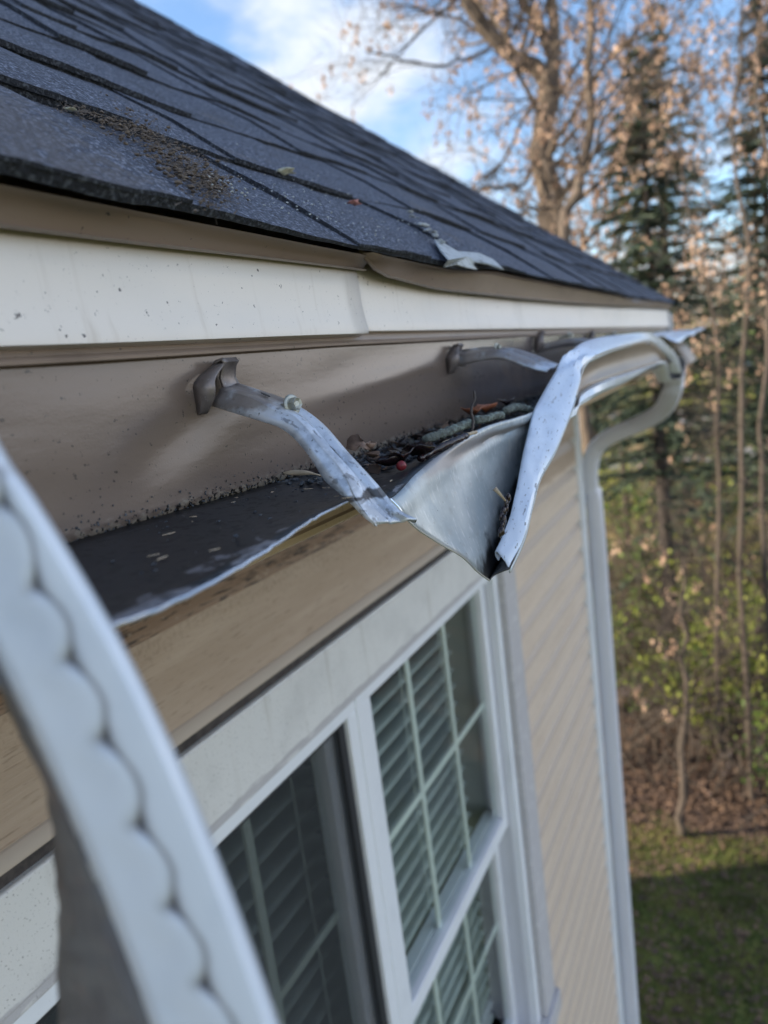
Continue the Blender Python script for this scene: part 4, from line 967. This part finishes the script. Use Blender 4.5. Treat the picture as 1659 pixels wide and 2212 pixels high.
def rv(r, s=1): return Vector((r.gauss(0, s), r.gauss(0, s), r.gauss(0, s)))
def leafq(mb, c, s, r, hang=True):
    d = Vector((r.gauss(0, .4), r.gauss(0, .4), -1 if hang else r.gauss(0, .6))).normalized(); a = d.cross(rv(r)).normalized()*s*.42; d *= s
    mb.add([c, c+d*.5+a, c+d, c+d*.5-a], [(0, 1, 2, 3)])
def wander(p, d, L_, r, n=6, wob=.18, grav=0):
    pts = [Vector(p)]; d = Vector(d).normalized(); st = L_/n
    for i in range(n):
        d = (d+rv(r, wob)+Vector((0, 0, grav))).normalized(); pts.append(pts[-1]+d*st)
    return pts
def grow(wood, lv, p, d, L_, rad, depth, r, leafs=3, lsize=.07, grav=0, spread=.75, kids=5, ldens=1.0):
    n = 5 if depth > 0 else 4
    pts = wander(p, d, L_, r, n, .16, grav); wood.tube(pts, [rad*(1-.62*i/n) for i in range(n+1)], 6 if rad > .03 else 3, False)
    if depth == 0:
        for q in pts[1:]:
            if r.random() < ldens*(.75 if q.z > 4.7 else .07):
                c0 = q+rv(r, .015)
                for _ in range(leafs*2): leafq(lv, c0+Vector((r.gauss(0, .028), r.gauss(0, .028), -r.random()*.19)), lsize*r.uniform(.6, 1.15), r)
        return
    for k in range(kids):
        i = min(n, 1+int(r.random()*n)); q = pts[i]; ax = (pts[i]-pts[i-1]).normalized()
        nd = (ax*(1-spread*.45)+rv(r, spread*.55)+Vector((0, 0, .08))).normalized()
        grow(wood, lv, q, nd, L_*r.uniform(.42, .68), max(.0028, rad*.45), depth-1, r, leafs, lsize, grav*1.4, spread, kids, ldens)
    
def tree(name, limbs, label, cat, seed, bark, leafm, depth=2, L_=1.6, step=2, leafs=3, lsize=.07, ldens=.8, kids=4, grav=-.02, group=None, fmin=.18, spread=.75):
    """limbs: list of (points, radii, n_branches, depth) ; grows branches along each"""
    r = random.Random(seed); wood = MB(); lv = MB(); trunk = MB()
    for li, (pts, rad, nb, dp) in enumerate(limbs):
        n = 14; c = cr(pts, n); rr_ = [rad[0]+(rad[1]-rad[0])*i/(n-1) for i in range(n)]
        c = [q+rv(r, rr_[i]*.12+(.022 if rad[0] < .06 else 0)) for i, q in enumerate(c)]
        (trunk if li == 0 else wood).tube(c, rr_, 9)
        for k in range(nb):
            f = r.uniform(fmin, 1) if li == 0 else r.uniform(.08, 1); i = min(n-2, int(f*(n-1))); q = c[i].lerp(c[i+1], r.random()); ax = (c[i+1]-c[i]).normalized()
            d = (ax*.45+rv(r, .55)); d.normalize(); ln = L_*r.uniform(.55, 1.2)
            grow(wood, lv, q, d, ln, max(.006, rr_[i]*.26), dp, r, leafs, lsize, grav, spread, kids, ldens)
    root = empty(name, (limbs[0][0][0].x, limbs[0][0][0].y, 0), label, cat, group)
    trunk.build('trunk', bark, root, smooth=True)
    wood.build('branches', bark, root, smooth=False)
    if lv.f: lv.build('crown', leafm, root)
    return root

# 1 the big forked maple behind the roof
T = 12.0
def q_(l, t=T): return [P(u, v, t=t) for u, v in l]
base_ = V(12.75, 2.85, -5.2)
tree('maple_tree', [
    ([base_, V(12.75, 2.88, -2.5), P(1205, 560, t=T), P(1192, 450, t=T), P(1170, 350, t=T), P(1168, 290, t=T), P(1185, 220, t=T), P(1190, 160, t=T)], (.26, .155), 12, 3),
    ([P(1188, 240, t=T), P(1172, 160, t=T), P(1110, 128, t=T), P(1062, 75, t=T*.99), P(1020, 20, t=T*.98), P(985, -60, t=T*.97), P(930, -190, t=T*.96)], (.155, .09), 16, 3),
    ([P(1188, 190, t=T), P(1195, 130, t=T), P(1165, 60, t=T*1.02), P(1128, 0, t=T*1.03), P(1090, -80, t=T*1.03)], (.11, .07), 9, 3),
    ([P(1190, 170, t=T), P(1197, 90, t=T*.99), P(1190, 0, t=T*.98), P(1200, -120, t=T*.98)], (.12, .07), 9, 3),
    ([P(1180, 300, t=T), P(1130, 395, t=T*.98), P(1080, 402, t=T*.97), P(1030, 415, t=T*.96), P(980, 450, t=T*.95)], (.042, .018), 11, 2),
    ([P(1190, 330, t=T), P(1230, 290, t=T*.97), P(1300, 230, t=T*.95), P(1370, 120, t=T*.93)], (.042, .018), 11, 2),
    ([P(1080, 90, t=T*.98), P(1000, 130, t=T*.93), P(900, 140, t=T*.9), P(800, 110, t=T*.88)], (.030, .012), 12, 2),
    ], 'large maple with a thick forked trunk rising behind the roof, dead leaves on its twigs', 'tree', 11, m_bark, m_dead, L_=2.1, lsize=.085, leafs=3, ldens=.05, kids=4)
# 2 slender tree beside it, leaning, with a pale side branch
T2 = 9.5
tree('slender_tree', [
    ([V(9.9, 1.95, -5.2), V(9.9, 1.9, -2), P(1212, 540, t=T2), P(1243, 430, t=T2), P(1262, 340, t=T2), P(1278, 250, t=T2), P(1268, 160, t=T2), P(1276, 60, t=T2), P(1270, -60, t=T2)], (.085, .045), 18, 3),
    ([P(1256, 385, t=T2), P(1300, 280, t=T2*.97), P(1350, 215, t=T2*.95), P(1405, 150, t=T2*.93), P(1450, 70, t=T2*.92), P(1500, -20, t=T2*.9)], (.026, .012), 16, 2),
    ([P(1408, 140, t=T2*.93), P(1435, 190, t=T2*.91), P(1465, 240, t=T2*.9)], (.013, .006), 7, 1),
    ], 'slender leaning tree just right of the big forked maple, with a long pale side branch', 'tree', 23, m_bark, m_dead, L_=1.25, lsize=.062, leafs=3, ldens=.055, kids=4)
# 3 young maples on the right, thin stems with dangling dead leaves
def sap(l, rad, lab, seed, t, nb=16, L_=1.1, dp=3, bark=m_palebark, ld=.75, ls=.062, leafm=m_dead, **k):
    pts = [P(u, v, t=t) for u, v in l]; g0 = Vector((pts[0].x, pts[0].y, 0))
    return tree('young_tree', [([g0]+pts, rad, nb, dp)], lab, 'tree', seed, bark, leafm, L_=L_, lsize=ls, leafs=4, ldens=ld, kids=4, group='young trees right of the house', fmin=k.pop('fmin', .5), **k)
sap([(1606, 1200), (1600, 900), (1612, 600), (1590, 300), (1610, 60), (1600, -120)], (.032, .012), 'young tree near the right edge whose upper twigs carry hanging tan leaves', 31, 7.6, 20, 1.3, ld=.040, fmin=.15, ls=.050)
sap([(1545, 1250), (1560, 1000), (1548, 760), (1500, 500), (1470, 300), (1480, 100)], (.030, .010), 'thin-stemmed young tree between the dark conifer trunk and the right edge', 37, 8.6, 16, 1.25, ld=.040, fmin=.15, ls=.050)
sap([(1650, 1150), (1640, 900), (1680, 500), (1640, 150), (1660, -60)], (.026, .011), 'young tree cut by the right edge of the view', 41, 6.4, 13, 1.2, ld=.040, fmin=.15, ls=.050)
sap([(1468, 1750), (1478, 1600), (1484, 1480), (1480, 1360), (1470, 1200)], (.045, .015), 'pale slim trunk standing at the border of lawn and leaf litter', 43, 7.6, 12, .8, ld=.12)
sap([(1330, 760), (1318, 620), (1352, 470), (1370, 330)], (.07, .03), 'bare brownish tree low behind the far roof end', 47, 17, 26, 2.0, ld=.15, ls=.10)

# conifers
def spruce(x, y, H, low, lab, seed, Rm=1.5, dead_low=True, dens=1.0, name='spruce_tree', tr=.12):
    r = random.Random(seed); root = empty(name, (x, y, 0), lab, 'tree', 'conifers beyond the house'); tk = MB(); nd = MB(); tw = MB()
    tk.tube([Vector((x+.05*nz3(i*.7, seed), y+.05*nz3(i*.7, seed, 4), H*i/12)) for i in range(13)], [tr*(1-.9*i/12) for i in range(13)], 9); tk.build('trunk', m_darkbark, root, smooth=True)
    h = 1.2
    while h < H-.15:
        full = h > low; k = 7 if full else 4; Lb = Rm*(1-(h/H)**1.4)*(1 if full else .75)+.15
        for j in range(k):
            if r.random() > dens: continue
            a = r.uniform(0, 2*math.pi); L_ = Lb*r.uniform(.65, 1.15); n = 7; d0 = Vector((math.cos(a), math.sin(a), .15 if full else r.uniform(-.2, .3)))
            pts = [Vector((x, y, h))]; d = d0.copy()
            for i in range(n): d = (d+Vector((0, 0, -.07))+rv(r, .06)).normalized(); pts.append(pts[-1]+d*L_/n)
            tw.tube(pts, [max(.003, .016*(1-i/n)) for i in range(n+1)], 3, False)
            if full or r.random() < .35:
                m = int(L_/.05)
                for i in range(m):
                    f = (i+.5)/m; q = f*n; i0 = min(n-1, int(q)); p = pts[i0].lerp(pts[i0+1], q-i0); ax = (pts[i0+1]-pts[i0]).normalized(); sd = ax.cross(Vector((0, 0, 1))).normalized()
                    for sg in (-1, 1, 0):
                        ln = r.uniform(.10, .24)*(1.1-f*.6); dd = (sd*sg+ax*.7+rv(r, .25)+Vector((0, 0, -.25))).normalized()*ln; wv = dd.cross(rv(r)).normalized()*.020
                        nd.add([p-wv, p+wv, p+dd+wv*.3, p+dd-wv*.3], [(0, 1, 2, 3)])
            else:
                for i in range(3): 
                    q = pts[3+i]; e = wander(q, (pts[3+i]-pts[2+i])+rv(r, .3)*.3, L_*.35, r, 3, .2); tw.tube(e, [.006, .004, .003, .002], 3, False)
        h += r.uniform(.17, .26) if full else r.uniform(.25, .45)
    tw.build('branches', m_palebark if dead_low else m_darkbark, root); nd.build('crown', m_needle, root)
spruce(11.0, 1.13, 9.2, 3.0, 'dark-trunked conifer standing nearest, its lower branches bare and brown', 5, 1.9, True, .9, tr=.13)
spruce(13.5, -.35, 10.2, 1.8, 'conifer at the right edge behind the young trees', 6, 2.3, True, 1)
spruce(17.5, 1.5, 12.0, 1.4, 'conifer a little farther back, filling between the first two', 8, 2.6, False, .9, tr=.18)
spruce(24, 4.4, 8.2, 2.2, 'short far conifer low behind the roof end', 9, 2.3, False, .8, tr=.2)
spruce(27, -.4, 13, 2.5, 'tall far conifer at the right edge of the view', 10, 2.8, False, .7, tr=.2)

# far tree line: broad bare and evergreen trees beyond the road
def roundtree(x, y, H, W_, lab, seed, leafm, n=2600, ls=.30, cat='tree', name='far_tree', group='trees beyond the road', bark=m_bark):
    r = random.Random(seed); root = empty(name, (x, y, 0), lab, cat, group); tk = MB(); lv = MB(); w_ = MB()
    tk.tube([Vector((x, y, 0)), Vector((x+.1, y, H*.3)), Vector((x, y+.15, H*.6)), Vector((x, y, H*.92))], [H*.028, H*.02, H*.012, .03], 7); tk.build('trunk', bark, root)
    cl = []
    for i in range(26):
        a = r.uniform(0, 6.28); q = r.random()**.5; hh = r.uniform(.28, .97); rad = W_*math.sin(math.pi*min(.97, .12+hh*.85))**.7
        c = Vector((x+math.cos(a)*rad*q, y+math.sin(a)*rad*q, H*hh)); cl.append(c)
        w_.tube([Vector((x, y, H*hh*.62)), (Vector((x, y, H*hh*.72))+c)/2+rv(r, .1*W_*.3), c], [H*.010, H*.006, .01], 4, False)
    w_.build('branches', bark, root)
    for i in range(n):
        c = r.choice(cl); leafq(lv, c+rv(r, W_*.17), ls*r.uniform(.5, 1.2), r, False)
    lv.build('crown', leafm, root)
roundtree(62, 13, 11, 5, 'far evergreen mass left of the elbow gap', 1, m_green)
roundtree(70, 5.5, 12, 5, 'far brown-leaved tree behind the downspout elbow', 2, m_dead)
roundtree(66, -1.5, 9, 4.5, 'far bushy tree near the parked car', 3, m_green, 1600)
roundtree(84, 1.5, 15, 6, 'farthest tan-leaved tree above the road', 4, m_dead, 2000)
roundtree(90, 12, 17, 8, 'farthest broad tan tree low behind the roof end', 5, m_dead, 2400, .4)
roundtree(96, -8, 16, 7, 'farthest green tree beyond the right edge', 6, m_green, 2400, .4)
roundtree(105, 26, 16, 9, 'farthest green tree behind the big maple', 7, m_green, 2400, .4)
roundtree(44, 3.6, 4.2, 1.8, 'small sunlit green tree across the road', 12, m_shrub, 1200, .16)
roundtree(41, .2, 3.2, 1.7, 'low sunlit yellow-green tree beside the road', 13, m_shrub, 1000, .16)
roundtree(56, 10.2, 2.2, 1.1, 'dark pink shrub glimpsed below the gutter elbow', 14, m_red, 700, .18, 'shrub', 'pink_shrub', None, m_darkbark)
b = MB()
r_ = random.Random(99)
for i in range(9000):
    x = r_.uniform(112, 150); y = r_.uniform(-50, 110); z = (r_.random()**.8)*(9+4*nz3(y*.06, 3)+3*nz3(y*.2)); leafq(b, Vector((x, y, z)), r_.uniform(.5, 1.3), r_, False)
tag(b.build('distant_woods', m_green), 'hazy brown-green distant woods along the horizon', 'woods', kind='stuff')

# shrubs in the undergrowth
def shrub(c, R_, H, lab, seed, leafm=m_shrub, n=900, ls=.06, stems=9):
    r = random.Random(seed); root = empty('shrub', (c[0], c[1], 0), lab, 'shrub', 'leafy shrubs under the trees'); w_ = MB(); lv = MB()
    tips = []
    for i in range(stems):
        a = r.uniform(0, 6.28); d = Vector((math.cos(a)*.5, math.sin(a)*.5, 1)); pts = wander((c[0]+r.gauss(0, .1), c[1]+r.gauss(0, .1), 0), d, H*r.uniform(.7, 1.2), r, 7, .13, -.03)
        w_.tube(pts, [.014*(1-.8*k/7) for k in range(8)], 4, False)
        for k in range(2, 8):
            for _ in range(2):
                e = wander(pts[k], rv(r, .6)+Vector((0, 0, .3)), R_*r.uniform(.3, .6), r, 3, .25); w_.tube(e, [.006, .004, .003, .002], 3, False); tips += e[1:]
    w_.build('stems', m_palebark, root)
    for i in range(n): leafq(lv, r.choice(tips)+rv(r, .05), ls*r.uniform(.6, 1.3), r, r.random() < .5)
    lv.build('leaves', leafm, root)
shrub((10.0, 1.55), .9, 1.6, 'bright green shrub left of the dark conifer trunk', 1, m_green, 1300)
shrub((10.3, .72), .9, 2.0, 'yellow-green shrub just right of the dark conifer trunk', 2, m_shrub, 1300)
shrub((9.2, .25), .8, 1.9, 'tall yellow-green shrub left of the right-hand young tree', 3, m_shrub, 1100)
shrub((9.6, -.35), .9, 2.2, 'yellow-green shrub near the right edge of the view', 4, m_shrub, 1100)
shrub((8.3, -.25), .7, .9, 'low green shrub at the lawn border near the right edge', 5, m_green, 700)
shrub((12.5, 1.9), 1.0, 1.5, 'green shrub behind the downspout, deeper in the trees', 6, m_green, 1000)
shrub((12.2, .2), 1.1, 2.1, 'sunlit shrub deeper among the trunks on the right', 7, m_shrub, 1200)
for k_, (x_, f_, R_, H_, lm_, lb_) in enumerate([(15, .125, 1.2, 2.4, m_green, 'dark green bush in the middle distance beside the downspout'), (16, .02, 1.3, 2.6, m_shrub, 'yellowish bush in the middle distance behind the young trees'),
        (19, .07, 1.5, 2.6, m_dead, 'tan-leaved bush in the middle distance left of the young trees'), (21, .16, 1.6, 2.4, m_shrub, 'sunlit bush low beyond the elbow'), (23, -.02, 1.6, 3.0, m_green, 'green bush before the road at the right edge'), (26, .11, 1.6, 2.2, m_dead, 'brown-leaved bush nearest the road'), (14, -.03, 1.2, 2.8, m_dead, 'tan-leaved bush at the right edge under the conifer')]):
    shrub((x_, x_*f_), R_, H_, lb_, 50+k_, lm_, 900, .085, 12)
# bare arching undergrowth branches
b = MB(); r_ = random.Random(5)
for i in range(420):
    x = r_.uniform(8.0, 17); y = x*r_.uniform(-.03, .19); p = (x, y, 0); d = Vector((r_.gauss(0, .5), r_.gauss(0, .5), 1)); L_ = r_.uniform(1.2, 3.4)
    pts = wander(p, d, L_, r_, 8, .13, -.06); b.tube(pts, [.014*(1-.85*k/8) for k in range(9)], 4, False)
    for k in range(3, 8): b.tube(wander(pts[k], rv(r_, .6), L_*.25, r_, 3, .25), [.006, .004, .003, .002], 3, False)
tag(b.build('brambles', m_palebark), 'tangle of bare arching stems under the trees', 'brambles', kind='stuff')
# leaf litter and grass
b = MB(); r_ = random.Random(6)
for i in range(22000):
    x = r_.uniform(4.2, 15) if i % 4 else r_.uniform(7.4, 10); y = x*r_.uniform(-.12, .26)
    if x < 7.2 and r_.random() > .42: continue
    c = Vector((x, y, r_.uniform(.01, .04))); a = rv(r_).normalized(); a.z *= .35; e = a.cross(Vector((r_.gauss(0, .3), r_.gauss(0, .3), 1))).normalized(); s = r_.uniform(.02, .045)
    b.add([c-a*s, c+e*s*.7, c+a*s, c-e*s*.7], [(0, 1, 2, 3)])
tag(b.build('leaf_litter', m_litter), 'fallen brown leaves over the ground under the trees', 'leaf litter', kind='stuff')
b = MB()
for i in range(46000):
    x = r_.uniform(3.9, 9.2); y = r_.uniform(-1.6, 2.2)
    if x > 7.5+.7*nz3(y*1.3, 2): continue
    hh = r_.uniform(.03, .08)*(1+.7*nz3(x*2, y*2)); a = r_.uniform(0, 6.28); wv = Vector((math.cos(a), math.sin(a), 0))*.005; tip = Vector((r_.gauss(0, .025), r_.gauss(0, .025), hh))
    p = Vector((x, y, 0)); b.add([p-wv, p+wv, p+tip], [(0, 1, 2)])
tag(b.build('lawn_grass', m_blade), 'short grass on the shaded lawn beside the house', 'grass', kind='stuff')

# parked car far beyond the road
car = empty('parked_car', (98, .4, 0), 'tiny dark blue car with a glinting windshield far beyond the road', 'car')
m_car = M('dark_blue_car_paint', (.03, .05, .12), .2, .3, coat=.6); m_tyre = M('black_tyre', (.02, .02, .02), .8); m_cg = M('car_glass', (.25, .3, .35), .08, .5)
cx, cy = 98, .4
prof = [(-2.2, .35), (-2.25, .75), (-2.0, .95), (-1.2, 1.02), (-.6, 1.42), (.7, 1.45), (1.35, 1.05), (2.1, .95), (2.25, .6), (2.2, .35)]
b = MB(); rows = [[Vector((cx+s*.86, cy+px, pz)) for px, pz in prof] for s in (-1, -.9, .9, 1)]
for i, f in ((0, .93), (3, .93)): rows[i] = [Vector((p.x, cy+(p.y-cy)*.97, p.z*.97+.01)) for p in rows[i]]
b.grid(rows); b.f.append(tuple(range(10))); b.f.append(tuple(reversed(range(30, 40)))); b.build('body', m_car, car)
b = MB(); b.add([(cx-.90, cy-1.05, 1.03), (cx-.90, cy+1.15, 1.03), (cx-.88, cy+.62, 1.38), (cx-.88, cy-.55, 1.38)], [(0, 1, 2, 3)]); b.build('side_window', m_cg, car)
for wx in (-.8, .8):
    for wy in (-1.4, 1.4): b = MB(); b.tube([(cx+wx-.12, cy+wy, .33), (cx+wx+.12, cy+wy, .33)], .33, 18); b.build('wheel', m_tyre, car)
